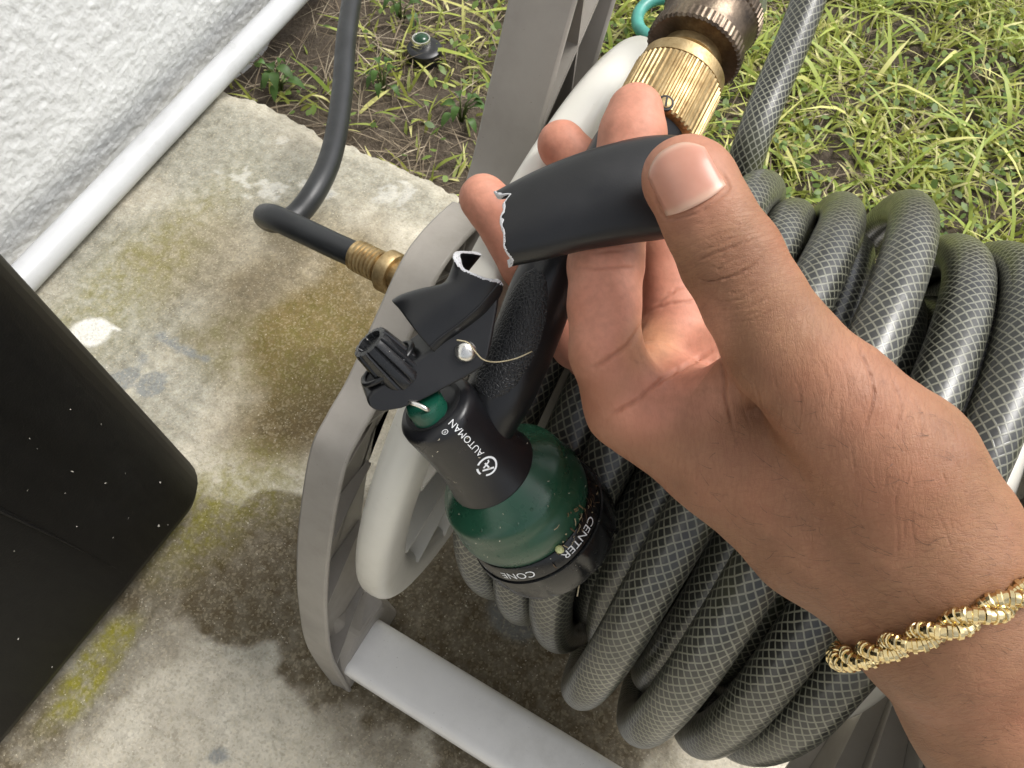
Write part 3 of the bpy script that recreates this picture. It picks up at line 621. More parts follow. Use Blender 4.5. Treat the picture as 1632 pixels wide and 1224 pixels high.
wrap(jv, jf, lambda x, y: surf(tl_ - x, pl_ + sg * y / prof_r(tl_)), 'emblem')
# words round the dial band, tops towards the head
def band_text(txt, px, py, size):
    h_ = on_lathe(px, py); tt = .0641; ph = h_[1]; v, f = text_mesh(txt, size); v[:, 0] -= v[:, 0].mean()
    s_ = ang_sign(tt, ph); R_ = prof_r(tt)
    wrap(v, f, lambda x, y: surf(tt + y, ph + s_ * x / R_, .0002), 'lettering')
band_text('CONE', 818, 903, .0047); band_text('CENTER', 910, 848, .0047)
# collar round the plunger, plunger, wire clip
ac, ec1, ec2 = frame(W(668, 622, .222) - A0, camw - A0)
v, f = lathe(A0 + a * .001, -a, e1, e2, [(0, .0098), (.0015, .0098), (.0016, .0085), (.0004, .0085)], 48); mk('cap_seat', v, f, MAT['cavity'], noz, auto=40)
v, f = lathe(W(682, 652, .2275), unit(W(662, 622, .2205) - W(682, 652, .2275)), *frame(W(662, 622, .2205) - W(682, 652, .2275))[1:], [(-.004, .0060), (.0030, .0060), (.0042, .0054), (.0045, .004)], 40); pg = mk('plunger', v, f, MAT['green_cap'], noz, auto=45)
cp_ = smoothpath([W(*p) for p in ((646, 634, .2245), (655, 641, .2205), (668, 646, .2195), (680, 652, .2198), (686, 655, .2235))], 6)
v, f, uv = tube(cp_, .00075, 10); mk('wire_clip', v, f, MAT['chrome'], noz)
# curved grip
gp = np.array([(778, 690, .2450, 40), (786, 650, .2440, 52), (806, 605, .2425, 55), (838, 535, .2405, 53), (866, 462, .2390, 53), (904, 387, .2380, 52), (952, 308, .2375, 50), (996, 244, .2370, 56), (1036, 196, .2365, 62)], float)
gsm = smoothpath(gp, 8); GP = np.array([W(*p[:3]) for p in gsm]); GR = gsm[:, 3] * gsm[:, 2] / F
v, f, uv = tube(GP, GR, 40); mk('grip', v, f, MAT['mattblack'], noz)
# grained pad: a shell let into the front left of the grip
seg = range(12, 35); T = np.gradient(GP, axis=0); pv, pf_, nn_ = [], [], 17
for ii, i in enumerate(seg):
    t_ = unit(T[i]); toward = unit(camw - GP[i]); e_1 = unit(toward - t_ * (toward @ t_)); e_2 = np.cross(t_, e_1)
    q = RC.T @ e_2; s_ = -1 if q[0] > 0 else 1
    wdt = math.sin(math.pi * min(1, max(0, (ii + .6) / 22.8))) ** .45
    for k in range(nn_):
        an_ = math.radians(22) + (k / (nn_ - 1) - .5) * math.radians(112) * wdt
        off = .0005 * min(1, 6 * min(k, nn_ - 1 - k) / (nn_ - 1)) - .0002
        pv.append(GP[i] + (GR[i] + off) * (math.cos(an_) * e_1 + s_ * math.sin(an_) * e_2))
mk('grip_pad', pv, grid(len(list(seg)), nn_), MAT['pad'], noz)
# brass connector
B0 = W(1040, 205, .2365); bd = W(1180, -58, .252) - B0; ab, b1, b2 = frame(bd, camw - B0)
kn = lambda N_, am, lo, hi: (lambda k, t: 1 + (am * (1 if math.sin(k * N_) > 0.1 else -1) if lo < t < hi else 0))
v, f = lathe(B0, ab, b1, b2, [(-.007, .0105), (-.003, .0118), (-.0021, .0120)], 48); mk('grip_collar', v, f, MAT['black'], noz, auto=40)
v, f = lathe(B0, ab, b1, b2, [(-.0022, .0125), (-.0020, .0143), (-.0014, .0148), (.0185, .0148), (.0190, .0143)], 288, rmod=kn(50, .015, -.0016, .0188)); mk('knurled_nut', v, f, MAT['brass'], noz, auto=35)
v, f = lathe(B0, ab, b1, b2, [(.0190, .0140), (.0192, .0146), (.0236, .0142), (.0240, .0130), (.0240, .0098), (.0275, .0096), (.028, .0102), (.0325, .0102)], 80); mk('swivel_neck', v, f, MAT['brass'], noz, auto=35)
# set screw on the knurl
h_ = None
def on_cyl(px, py, O, ax, r, s0=.15, s1=.3):
    d_ = unit(RC @ ray(px, py))
    for s in np.arange(s0, s1, .0001):
        p = camw + d_ * s - O; t = p @ ax
        if p @ p - t * t < r * r: return camw + d_ * s, unit(p - ax * t)
    return None
hp = on_cyl(1061, 164, B0, ab, .0150)
if hp:
    sa, s1_, s2_ = frame(hp[1], ab); v, f = lathe(hp[0] - sa * .0006, sa, s1_, s2_, [(0, .0025), (.0008, .0025), (.0009, .0020), (.0004, .0019)], 32); mk('screw_hole', v, f, MAT['cavity'], noz, auto=40)
    v, f = lathe(hp[0] - sa * .0006, sa, s1_, s2_, [(0, .0018), (.0010, .0018), (.0013, .0014)], 32); sc_ = mk('set_screw', v, f, MAT['brass'], noz, auto=40)
    O_ = hp[0] + sa * .0008; d_ = unit(s1_ * .95 + s2_ * .3); w_ = np.cross(sa, d_)
    v, f = prism([O_ + d_ * .0015 + w_ * .0003, O_ - d_ * .0015 + w_ * .0003, O_ - d_ * .0015 - w_ * .0003, O_ + d_ * .0015 - w_ * .0003], [p_ - sa * .0012 for p_ in (O_ + d_ * .0015 + w_ * .0003, O_ - d_ * .0015 + w_ * .0003, O_ - d_ * .0015 - w_ * .0003, O_ + d_ * .0015 - w_ * .0003)]); mk('slot', v, f, MAT['cavity'], sc_, smooth=False)
# hose coupling screwed on it (belongs to the hose)
v, f = lathe(B0, ab, b1, b2, [(.0308, .0105), (.0310, .0154), (.0317, .0161), (.0355, .0161), (.0362, .0150)], 288, rmod=kn(52, .012, .0306, .0355)); mk('coupling_ring', v, f, MAT['bronze'], gh, auto=35)
v, f = lathe(B0, ab, b1, b2, [(.0362, .0150), (.0385, .0149), (.0415, .0153), (.0455, .0160), (.0460, .0164), (.0500, .0164), (.0508, .0152), (.0510, .013)], 288, rmod=kn(56, .012, .0458, .0503)); mk('coupling_body', v, f, MAT['bronze'], gh, auto=35)
v, f = lathe(B0, ab, b1, b2, [(.0511, .0145), (.0545, .0150), (.060, .0150), (.0605, .0125), (.066, .0120)], 8); mk('coupling_nut', v, f, MAT['galv'], gh, smooth=False)

# trigger lever stub: arm with slot, hood with snapped rim
def arm_pts(D, sx=0, sy=0):
    px = [(588, 648), (585, 636), (594, 624), (620, 606), (650, 584), (690, 556), (708, 540), (736, 513), (763, 489), (783, 466), (797, 449), (793, 490), (786, 530), (779, 566), (770, 584), (742, 601), (705, 621), (670, 640), (640, 652), (612, 657), (597, 655)]
    return np.array([W(x + sx, y + sy, D) for x, y in px])
fr_ = arm_pts(.2205); bk_ = arm_pts(.2300); bs_ = arm_pts(.2300, -12, -34); wts = np.array([1, 1, 1, 1, 1, 1, .7, .4, .15, 0, 0, 0, 0, 0, 0, 0, .2, .5, .8, 1, 1])[:, None]; v, f = prism(fr_, bk_ * (1 - wts) + bs_ * wts); ao = mk('lever_arm', v, f, MAT['mattblack'], noz, smooth=False); bevel(ao, .0026, 4, 25)
sec = [[(692, 560, .2215), (685, 553, .2200), (672, 538, .2188), (655, 516, .2186), (638, 492, .2210), (627, 482, .2240), (636, 484, .2300)],
       [(708, 545, .2215), (703, 537, .2196), (690, 520, .2182), (674, 500, .2178), (654, 480, .2195), (642, 473, .2230), (652, 476, .2300)],
       [(738, 525, .2215), (733, 515, .2190), (720, 497, .2172), (704, 478, .2168), (684, 466, .2185), (672, 464, .2225), (684, 470, .2300)],
       [(770, 500, .2215), (764, 488, .2186), (752, 470, .2168), (738, 457, .2164), (719, 452, .2180), (708, 456, .2225), (720, 460, .2300)],
       [(789, 478, .2215), (786, 462, .2184), (775, 452, .2164), (756, 444, .2160), (733, 434, .2174), (724, 428, .2215), (742, 432, .2300)],
       [(797, 462, .2215), (797, 449, .2184), (780, 446, .2164), (760, 440, .2160), (738, 428, .2172), (729, 404, .2200), (764, 405, .2290)]]
SEC = np.array([[W(*p) for p in s] for s in sec])
SE = smoothpath(SEC.reshape(len(sec), -1), 5).reshape(-1, 7, 3)
SE = np.stack([smoothpath(s, 4) for s in SE]); ns, mk_ = SE.shape[:2]
ho = mk('lever_hood', SE.reshape(-1, 3), grid(ns, mk_), MAT['mattblack'], noz); so_ = ho.modifiers.new('solid', 'SOLIDIFY'); so_.thickness = .0017; so_.offset = 0
def torn(edge, nrm, ax, th, name, parent, seed=1, amp=.0006, sk_=.0006):
    """the cut face of a snapped plastic wall: outer, middle and inner rows, rough along the break"""
    q = smoothpath(edge, 4); nn = smoothpath(nrm, 4); n_ = len(q); rr = np.random.default_rng(seed); rows = []
    for k, o_ in enumerate((.54, .25, -.1, -.54)):
        j = np.convolve(rr.normal(size=n_ + 4), [.25, .5, .25], 'same')[2:-2] * amp * (.15, .5, .6, .3)[k]
        rows.append(q + nn * th * o_ + ax * (.00018 + j)[:, None])
    skirt = q + nn * th * .56 - ax * (sk_ * .6 + np.abs(np.convolve(rr.normal(size=n_ + 4), [.25, .5, .25], 'same')[2:-2]) * sk_)[:, None]
    return mk(name, np.stack([skirt] + rows, 1).reshape(-1, 3), grid(n_, 5), MAT['broken'], parent, smooth=False)
def row_normals(Gd, i, toward):
    du = np.gradient(Gd, axis=0)[i]; dv = np.gradient(Gd[i], axis=0); n_ = np.cross(du, dv); n_ /= np.linalg.norm(n_, axis=1)[:, None] + 1e-12
    m_ = len(n_) // 2; return n_ if n_[m_] @ (toward - Gd[i][m_]) > 0 else -n_
torn(SE[-1][3:], row_normals(SE, -1, camw)[3:], unit(SE[-1].mean(0) - SE[-4].mean(0)), .0018, 'snapped_edge', ho, seed=3, amp=.0004, sk_=.0004)
sp3 = smoothpath(SEC[:, 1] + unit(camw - SEC[2, 1]) * .0010, 5); v, f, uv = tube(sp3, .00035, 8); mk('seam_ridge', v, f, MAT['mattblack'], noz)
# rivet, knob
rp = W(742, 560, .2200); ra_, r1_, r2_ = frame(W(748, 566, .2150) - rp + (camw - rp) * .02, [0, 0, 1])
v, f = lathe(rp, ra_, r1_, r2_, [(-.002, .0031), (.0006, .0032), (.0016, .0029), (.0023, .0020), (.0026, .0007)], 32); mk('rivet', v, f, MAT['chrome'], noz)
kb, kt = W(634, 588, .2250), W(587, 543, .2180); ka, k1, k2 = frame(kt - kb, camw - kb); kl = np.linalg.norm(kt - kb)
v, f = lathe(kb - ka * .003, ka, k1, k2, [(0, .0076), (.002, .0078), (kl * .5, .0070), (kl + .001, .0062), (kl + .0025, .0058), (kl + .0027, .0042), (kl + .0012, .0040), (kl + .0010, .001)], 144, rmod=lambda k, t: 1 - (.11 * max(0, math.cos(k * 12)) ** 5 if t < kl + .0026 and t > .001 else 0)); mk('flow_knob', v, f, MAT['dial'], noz, auto=40)
sc_c = W(622, 584, .2245); su = W(664, 549, .2247) - W(588, 612, .2243); sL = np.linalg.norm(su) / 2; su = unit(su); sv_ = unit(W(622, 584 - 20, .2300) - W(622, 584 + 12, .2205)); sv_ = unit(sv_ - su * (sv_ @ su)); sn_ = np.cross(su, sv_)
if sn_ @ (camw - sc_c) < 0: sn_ = -sn_
q_ = np.linspace(0, 2 * np.pi, 40, endpoint=False); oval = np.array([sc_c + sn_ * .0012 + su * math.copysign(abs(math.cos(x)) ** .8, math.cos(x)) * sL * .98 + sv_ * math.sin(x) * .0056 for x in q_])
v, f = prism(oval, oval - sn_ * .0006); mk('knob_slot', v, f, MAT['cavity'], noz, smooth=False)
v, f, uv = tube(oval, .0009, 12, closed=True); mk('slot_lip', v, f, MAT['mattblack'], noz)
# dry grass stalk caught on the rivet
st = smoothpath([W(*p) for p in ((728, 542, .2155), (745, 546, .2150), (757, 560, .2160), (770, 573, .2190), (790, 577, .2230), (820, 572, .2240), (848, 560, .2250))], 8)
v, f, uv = tube(st, .00022, 6)
M_ = Mat('dry_stalk'); M_.set(Base_Color=M_.ramp(M_.noise(300), (.3, (.30, .25, .14)), (.7, (.50, .44, .30))), Roughness=.7); MAT['stalk'] = M_.m
tag(mk('grass_stalk', v, f, MAT['stalk'], at=W(742, 552, .217)), 'fine dry grass stalk caught round the silver rivet', 'grass stalk')

# ------------------------------------------------------------------ snapped lever piece held in the fingers
pc = thing('broken_lever', W(930, 310, .200), 'smooth black snapped lever piece pinched between thumb and fingers', 'lever piece')
ps = [((786, 312), (803, 423), .2035), ((850, 279), (868, 409), .2010), ((910, 254), (932, 394), .1995), ((970, 235), (996, 384), .1985), ((1030, 222), (1058, 376), .1980), ((1085, 222), (1098, 365), .1980), ((1112, 240), (1122, 345), .1985)]
PS = []
for (t_, b_, D) in ps:
    t_, b_ = np.array(t_, float), np.array(b_, float); mid = (t_ + b_) / 2; hv = (t_ - b_) / 2; row = []
    for k in np.linspace(-1, 1, 21):
        an_ = k * math.radians(92); s = math.sin(an_) ; c_ = math.cos(an_)
        wpx = np.linalg.norm(hv) * D / F
        q = mid + hv * (-s) * -1; row.append(W(q[0], q[1], D + wpx * .58 * (1 - c_)))
    PS.append(row)
PS = np.array(PS); pp_ = smoothpath(PS.reshape(len(PS), -1), 6).reshape(-1, 21, 3)
# torn end: pull the first rows unevenly along the length, with a notch near the top
rr = np.random.default_rng(5); tear = np.array([.0016 + .0036 * math.exp(-((k - 15.6) / 1.1) ** 2) + .0006 * math.sin(k * .55) + .0003 * rr.normal() for k in range(21)])
axp = unit(PS[2].mean(0) - PS[0].mean(0))
for k in range(21):
    L0 = pp_[0, k].copy()
    for i in range(6): 
        sft = tear[k] * (1 - i / 6); pp_[i, k] += axp * sft
n_, m_ = pp_.shape[:2]
po = mk('shell', pp_.reshape(-1, 3), grid(n_, m_), MAT['mattblack'], pc); s_ = po.modifiers.new('solid', 'SOLIDIFY'); s_.thickness = .0018; s_.offset = 0
torn(pp_[0], row_normals(pp_, 0, camw), -axp, .0020, 'torn_edge', po, seed=9, amp=.0003, sk_=.0005)

# ------------------------------------------------------------------ hand and wrist: one continuous surface grown from a distance field
def rc_sdf(P, A, B, r1, r2):
    ba = B - A; l2 = ba @ ba; rr = r1 - r2; a2 = l2 - rr * rr
    if a2 <= 0: return np.linalg.norm(P - (A if r1 > r2 else B), axis=-1) - max(r1, r2)
    il2 = 1 / l2; pa = P - A; y = pa @ ba; z = y - l2
    t = pa * l2 - y[..., None] * ba; x2 = np.einsum('...i,...i->...', t, t); y2 = y * y * l2; z2 = z * z * l2
    kk = np.sign(rr) * rr * rr * x2
    d = (np.sqrt(x2 * a2 * il2) + y * rr) * il2 - r1
    c1 = np.sign(z) * a2 * z2 > kk; c2 = np.sign(y) * a2 * y2 < kk
    d = np.where(c1, np.sqrt(np.maximum(x2 + z2, 0)) * il2 - r2, np.where(c2 & ~c1, np.sqrt(np.maximum(x2 + y2, 0)) * il2 - r1, d)); return d
def smin(a, b, k):
    h = np.maximum(k - np.abs(a - b), 0) / k; return np.minimum(a, b) - h * h * h * k / 6
def nod(px, py, D, rpx): return CC(px, py, D), rpx * D / F
PALM = [  # chains of (px, py, distance, radius px), blend in metres
    ([(1240, 548, .1815, 84), (1330, 640, .1850, 98), (1420, 745, .1900, 128), (1478, 868, .1950, 140), (1512, 975, .2000, 158)], .004),   # thumb metacarpal
    ([(1003, 650, .2140, 66), (1140, 740, .2120, 78), (1290, 862, .2070, 92), (1470, 970, .2020, 108)], .006),                         # index metacarpal
    ([(1130, 690, .2150, 66), (1250, 745, .2080, 96), (1390, 840, .2020, 130)], .010),                                                 # flesh between thumb and index
    ([(1180, 600, .2000, 44), (1110, 655, .2090, 46), (1035, 668, .2120, 46)], .010),                                               # web of skin
    ([(1042, 590, .2250, 46), (1110, 640, .2180, 48), (1200, 700, .2120, 60)], .010),
    ([(1055, 565, .2400, 54), (1150, 580, .2340, 60), (1240, 640, .2270, 70)], .008),
    ([(1062, 590, .2400, 60), (1230, 740, .2300, 95), (1440, 930, .2150, 130)], .008),
    ([(1060, 590, .2580, 54), (1250, 760, .2460, 92), (1460, 940, .2260, 120)], .008),
    ([(1062, 600, .2740, 48), (1270, 780, .2560, 80), (1470, 960, .2320, 105)], .008),
    ([(1468, 985, .2050, 106), (1575, 1135, .2080, 116), (1690, 1335, .2130, 138), (1810, 1560, .2200, 155)], .012),                   # forearm, two bones side by side
    ([(1535, 930, .2050, 116), (1650, 1050, .2080, 128), (1780, 1250, .2130, 150), (1900, 1480, .2200, 165)], .012),
    ([(1490, 940, .2180, 120), (1610, 1120, .2220, 125), (1830, 1500, .2330, 150)], .012),
]
FING = [
    ([(1245, 552, .1812, 84), (1200, 478, .1795, 80), (1164, 412, .1790, 79), (1128, 345, .1800, 71), (1103, 296, .1812, 70), (1090, 286, .1820, 67)], .003),                # thumb
    ([(1000, 648, .2140, 64), (966, 560, .2140, 58), (963, 485, .2165, 57), (965, 420, .2188, 59), (982, 345, .2192, 53), (1000, 275, .2192, 56), (1008, 215, .2188, 52), (1012, 178, .2186, 44)], .003),
    ([(1062, 585, .2400, 60), (1075, 500, .2420, 52), (1062, 405, .2470, 46), (1020, 330, .2520, 42), (975, 290, .2555, 40), (918, 258, .2570, 38), (895, 232, .2570, 39)], .003),
    ([(1060, 585, .2580, 54), (985, 575, .2700, 46), (918, 548, .2740, 40), (868, 475, .2650, 37), (832, 420, .2590, 37), (782, 330, .2560, 38), (770, 316, .2560, 38)], .003),
    ([(1062, 600, .2740, 48), (1000, 600, .2860, 38), (945, 580, .2900, 34), (900, 520, .2840, 32), (880, 480, .2800, 31)], .003),
]
VX = .0008
lo = np.array([CC(700, 612, .275)[0], CC(816, 110, .225)[1]   , .152]); hi = np.array([.205, .185, .30])
gxs = [np.arange(lo[i], hi[i], VX) for i in range(3)]; SH = tuple(len(q) for q in gxs)
def field_chain(Dm, chain, k):
    for (p, q) in zip(chain[:-1], chain[1:]):
        A, ra_ = nod(*p); B, rb_ = nod(*q); pad = max(ra_, rb_) + .014
        mn, mx_ = np.minimum(A, B) - pad, np.maximum(A, B) + pad
        i0 = [max(0, int((mn[i] - lo[i]) / VX)) for i in range(3)]; i1 = [min(SH[i], int((mx_[i] - lo[i]) / VX) + 2) for i in range(3)]
        if any(i1[i] <= i0[i] for i in range(3)): continue
        sl_ = tuple(slice(i0[i], i1[i]) for i in range(3))
        P = np.stack(np.meshgrid(*[gxs[i][sl_[i]].astype(np.float32) for i in range(3)], indexing='ij'), -1)
        Dm[sl_] = smin(Dm[sl_], rc_sdf(P, A.astype(np.float32), B.astype(np.float32), ra_, rb_).astype(np.float32), k)
    return Dm
palm = np.full(SH, .014, np.float32)
for ch, k in PALM: field_chain(palm, ch, k)
tot = palm.copy()
for ch, k in FING:
    fd = field_chain(np.full(SH, .014, np.float32), ch, k)
    tot = np.minimum(tot, smin(palm, fd, .006)); del fd
# thumb nail bed: a shallow cut where the nail lies is made by the nail plate itself
def surface_nets(D):
    s = D < 0; c = np.zeros(tuple(n - 1 for n in D.shape), np.int8)
    cor = [(i, j, k) for i in (0, 1) for j in (0, 1) for k in (0, 1)]
    S = [s[i:s.shape[0] - 1 + i, j:s.shape[1] - 1 + j, k:s.shape[2] - 1 + k] for i, j, k in cor]
    for q in S: c += q
    act = (c > 0) & (c < 8); idx = np.argwhere(act); n = len(idx); ids = np.full(c.shape, -1, np.int32); ids[act] = np.arange(n)
    vals = np.stack([D[idx[:, 0] + i, idx[:, 1] + j, idx[:, 2] + k] for i, j, k in cor], 1); acc = np.zeros((n, 3)); cnt = np.zeros(n)
    for a_ in range(8):
        for b_ in range(a_ + 1, 8):
            da = np.array(cor[b_]) - np.array(cor[a_])
            if np.abs(da).sum() != 1: continue
            va, vb = vals[:, a_], vals[:, b_]; x = (va < 0) != (vb < 0); t = np.where(x, va / np.where(x, va - vb, 1), 0)
            acc += np.where(x[:, None], np.array(cor[a_]) + t[:, None] * da, 0); cnt += x
    V = idx + acc / cnt[:, None]; Q = []
    for ax in range(3):
        o1, o2 = [(1, 2), (2, 0), (0, 1)][ax]
        sa_ = np.take(s, range(0, s.shape[ax] - 1), ax); sb_ = np.take(s, range(1, s.shape[ax]), ax)
        e = np.argwhere(sa_ != sb_); e = e[(e[:, o1] > 0) & (e[:, o2] > 0) & (e[:, o1] < s.shape[o1] - 1) & (e[:, o2] < s.shape[o2] - 1)]
        ins = s[e[:, 0], e[:, 1], e[:, 2]]; u_, w_ = np.zeros(3, int), np.zeros(3, int); u_[o1] = 1; w_[o2] = 1
        g_ = lambda q: ids[q[:, 0], q[:, 1], q[:, 2]]
        quad = np.stack([g_(e - u_ - w_), g_(e - w_), g_(e), g_(e - u_)], 1); quad[~ins] = quad[~ins][:, ::-1]; Q.append(quad)
    return V, np.vstack(Q)
hv_, hq = surface_nets(tot); hq = hq[(hq >= 0).all(1)]
def trilin(D, q):
    q = np.clip(q, 0, np.array(D.shape) - 1.001); i = q.astype(int); t = q - i; r = 0
    for a_ in (0, 1):
        for b_ in (0, 1):
            for c_ in (0, 1):
                r = r + D[i[:, 0] + a_, i[:, 1] + b_, i[:, 2] + c_] * (t[:, 0] if a_ else 1 - t[:, 0]) * (t[:, 1] if b_ else 1 - t[:, 1]) * (t[:, 2] if c_ else 1 - t[:, 2])
    return r
# smooth a little, dropping the voxel steps
eA = np.concatenate([hq[:, [0, 1]], hq[:, [1, 2]], hq[:, [2, 3]], hq[:, [3, 0]]]); deg = np.bincount(eA.ravel(), minlength=len(hv_)).astype(float)
def relax(v, lam):
    a_ = np.stack([np.bincount(eA[:, 0], v[eA[:, 1], i], len(v)) + np.bincount(eA[:, 1], v[eA[:, 0], i], len(v)) for i in range(3)], 1) / np.maximum(deg, 1)[:, None]
    return v + lam * (a_ - v)
for _ in range(6): hv_ = relax(relax(hv_, .5), -.52)
hc = hv_ * VX + lo                                          # camera-frame coordinates
# one level of subdivision (quads -> 4 quads), then creases are pressed in along the normals
E_ = np.sort(eA, 1); E_u, inv = np.unique(E_[:, 0].astype(np.int64) * len(hc) + E_[:, 1], return_inverse=True); e0, e1_ = E_u // len(hc), E_u % len(hc)
nq = len(hq); n0 = len(hc); em = (hc[e0] + hc[e1_]) / 2; fm = hc[hq].mean(1)
inv = inv.reshape(4, nq); ei = inv + n0; fi = np.arange(nq) + n0 + len(em)
hc = np.vstack([hc, em, fm])
hq = np.vstack([np.stack([hq[:, k], ei[k], fi, ei[(k + 3) % 4]], 1) for k in range(4)])
eA = np.concatenate([hq[:, [0, 1]], hq[:, [1, 2]], hq[:, [2, 3]], hq[:, [3, 0]]]); deg = np.bincount(eA.ravel(), minlength=len(hc)).astype(float)
for _ in range(2): hc = relax(hc, .5)
def vnormals(v, q):
    n_ = np.cross(v[q[:, 2]] - v[q[:, 0]], v[q[:, 3]] - v[q[:, 1]]); o = np.zeros_like(v)
    for k in range(4):
        for i in range(3): o[:, i] += np.bincount(q[:, k], n_[:, i], len(v))
    return o / (np.linalg.norm(o, axis=1)[:, None] + 1e-12)
hn = vnormals(hc, hq)
if (hn * (hc - hc.mean(0))).sum() < 0: hq = hq[:, ::-1]; hn = -hn
proj = lambda c_: np.stack([CX + F * c_[:, 0] / c_[:, 2], CY + F * c_[:, 1] / c_[:, 2]], 1)
hp_ = proj(hc); facing = np.clip(-(hn * hc).sum(1) / np.linalg.norm(hc, axis=1), 0, 1)
def pdist(p, line):
    line = np.asarray(line, float); d = np.full(len(p), 1e9)
    for A, B in zip(line[:-1], line[1:]):
        ab_ = B - A; t = np.clip(((p - A) @ ab_) / (ab_ @ ab_ + 1e-9), 0, 1); d = np.minimum(d, np.linalg.norm(p - A - t[:, None] * ab_, axis=1))
    return d
# (polyline in picture px at its own depth window, half width px, depth m, darkness)
CRE = [
    ([(1034, 268), (1040, 300), (1053, 336), (1068, 349), (1113, 338), (1156, 308), (1161, 292), (1146, 262)], 3.4, .0004, .5, (.15, .20)),
    ([(1104, 424), (1120, 411), (1154, 399), (1186, 387), (1208, 376)], 3.2, .00055, .8, (.15, .19)), ([(1106, 445), (1137, 447), (1174, 438), (1203, 421), (1221, 402)], 3.2, .00055, .85, (.15, .19)),
    ([(1135, 438), (1159, 418), (1184, 411)], 2.6, .0003, .5, (.15, .19)), ([(1120, 470), (1150, 480), (1186, 474), (1228, 448)], 2.6, .0003, .5, (.15, .19)), ([(1138, 462), (1179, 464), (1225, 440)], 2.4, .00022, .4, (.15, .19)),
    ([(1100, 406), (1149, 387), (1190, 368)], 2.4, .0003, .5, (.15, .19)), ([(1135, 492), (1186, 492), (1240, 466)], 2.4, .00022, .35, (.15, .19)), ([(1112, 432), (1135, 424), (1150, 430), (1170, 424)], 2.0, .0002, .4, (.15, .19)),
    ([(1140, 506), (1190, 512), (1250, 484)], 2.4, .0002, .25, (.15, .19)), ([(1098, 392), (1140, 374), (1180, 356)], 2.2, .0002, .3, (.15, .19)),
    ([(915, 424), (958, 428), (1022, 426)], 4.0, .0005, .40, (.19, .23)), ([(935, 405), (975, 400), (1022, 397)], 4.0, .0004, .25, (.19, .23)),
    ([(1026, 502), (1056, 487), (1100, 480), (1125, 474)], 4, .0005, .5, (.215, .26)), ([(1036, 488), (1071, 465), (1100, 454)], 4, .0005, .4, (.215, .26)),
    ([(960, 668), (992, 650), (1017, 637), (1056, 605), (1093, 583), (1142, 557)], 5, .0009, .5, (.185, .26)), ([(930, 592), (955, 580), (980, 565), (1005, 545), (1034, 505)], 5.5, .0008, .38, (.195, .24)),
    ([(1362, 542), (1386, 594), (1391, 636), (1374, 688)], 3.2, .0005, .55, (.15, .23)), ([(1419, 598), (1436, 641), (1430, 680), (1419, 703)], 3, .00035, .4, (.15, .23)), ([(1330, 560), (1352, 610), (1350, 660)], 2.6, .0002, .25, (.15, .23)),
    ([(1450, 625), (1470, 670), (1462, 720)], 2.8, .00025, .25, (.15, .23)), ([(1300, 560), (1322, 612), (1318, 660)], 2.4, .0002, .2, (.15, .23)), ([(1490, 660), (1508, 710), (1500, 750)], 2.8, .0002, .2, (.15, .23)),
    ([(1146, 560), (1152, 600), (1158, 640), (1170, 688)], 4.0, .0007, .55, (.17, .23)), ([(1135, 640), (1150, 665), (1165, 680)], 2.6, .0003, .3, (.17, .23)), ([(1175, 580), (1205, 620), (1215, 670)], 2.6, .0003, .3, (.17, .23)),
    ([(1160, 590), (1180, 630), (1195, 690)], 2.4, .00025, .3, (.17, .23)), ([(1230, 590), (1245, 640), (1240, 690)], 2.4, .0002, .25, (.17, .23)), ([(1262, 580), (1276, 640), (1270, 700)], 2.4, .0002, .25, (.17, .23)),
]
_r = np.random.default_rng(31)
for _ in range(34):
    x_, y_ = _r.uniform(1270, 1540), _r.uniform(560, 830); l_ = _r.uniform(30, 90); a_ = math.radians(_r.normal(84, 9)); CRE.append(([(x_, y_), (x_ + l_ * .5 * math.cos(a_) + _r.normal() * 4, y_ + l_ * .5 * math.sin(a_)), (x_ + l_ * math.cos(a_), y_ + l_ * math.sin(a_))], 2.4, .00016, .22, (.15, .24)))
for _ in range(30):
    x_, y_ = _r.uniform(1095, 1200), _r.uniform(360, 520); l_ = _r.uniform(20, 60); a_ = math.radians(_r.normal(-18, 8)); CRE.append(([(x_, y_), (x_ + l_ * .5 * math.cos(a_), y_ + l_ * .5 * math.sin(a_) + _r.normal() * 3), (x_ + l_ * math.cos(a_), y_ + l_ * math.sin(a_))], 2.2, .00018, .28, (.15, .19)))
disp = np.zeros(len(hc)); dark = np.zeros(len(hc))
for line, w_, dep, dk_, (z0, z1) in CRE:
    sel = (hc[:, 2] > z0) & (hc[:, 2] < z1) & (facing > .08); l_ = smoothpath(line, 6); l_ = l_ + np.random.default_rng(int(l_[0, 0])).normal(size=l_.shape) * .7
    bb = sel & (hp_[:, 0] > l_[:, 0].min() - 20) & (hp_[:, 0] < l_[:, 0].max() + 20) & (hp_[:, 1] > l_[:, 1].min() - 20) & (hp_[:, 1] < l_[:, 1].max() + 20)
    ii = np.where(bb)[0]
    if len(ii) == 0: continue
    d_ = pdist(hp_[ii], l_); ends = np.minimum(np.linalg.norm(hp_[ii] - l_[0], axis=1), np.linalg.norm(hp_[ii] - l_[-1], axis=1)); fade = sstep(0, 34, ends + 3)
    w_ = w_ * .72; fade = fade * (.55 + .45 * np.interp(np.arange(len(d_)) * 0 + hp_[ii, 0] * .11 + hp_[ii, 1] * .07, np.linspace(0, 260, 521), np.random.default_rng(4).random(521))); g_ = np.exp(-(d_ / w_) ** 2) * fade; b_ = np.exp(-(d_ / (w_ * 3.2)) ** 2) * fade
    disp[ii] += -dep * g_ + dep * .25 * (b_ - g_); dark[ii] = np.maximum(dark[ii], dk_ * .8 * g_)
wlow = fbm(hc[:, 0] * 90, hc[:, 1] * 90, hc[:, 2] * 90, 3) - .5
disp += wlow * .0009
hc = hc + hn * disp[:, None]
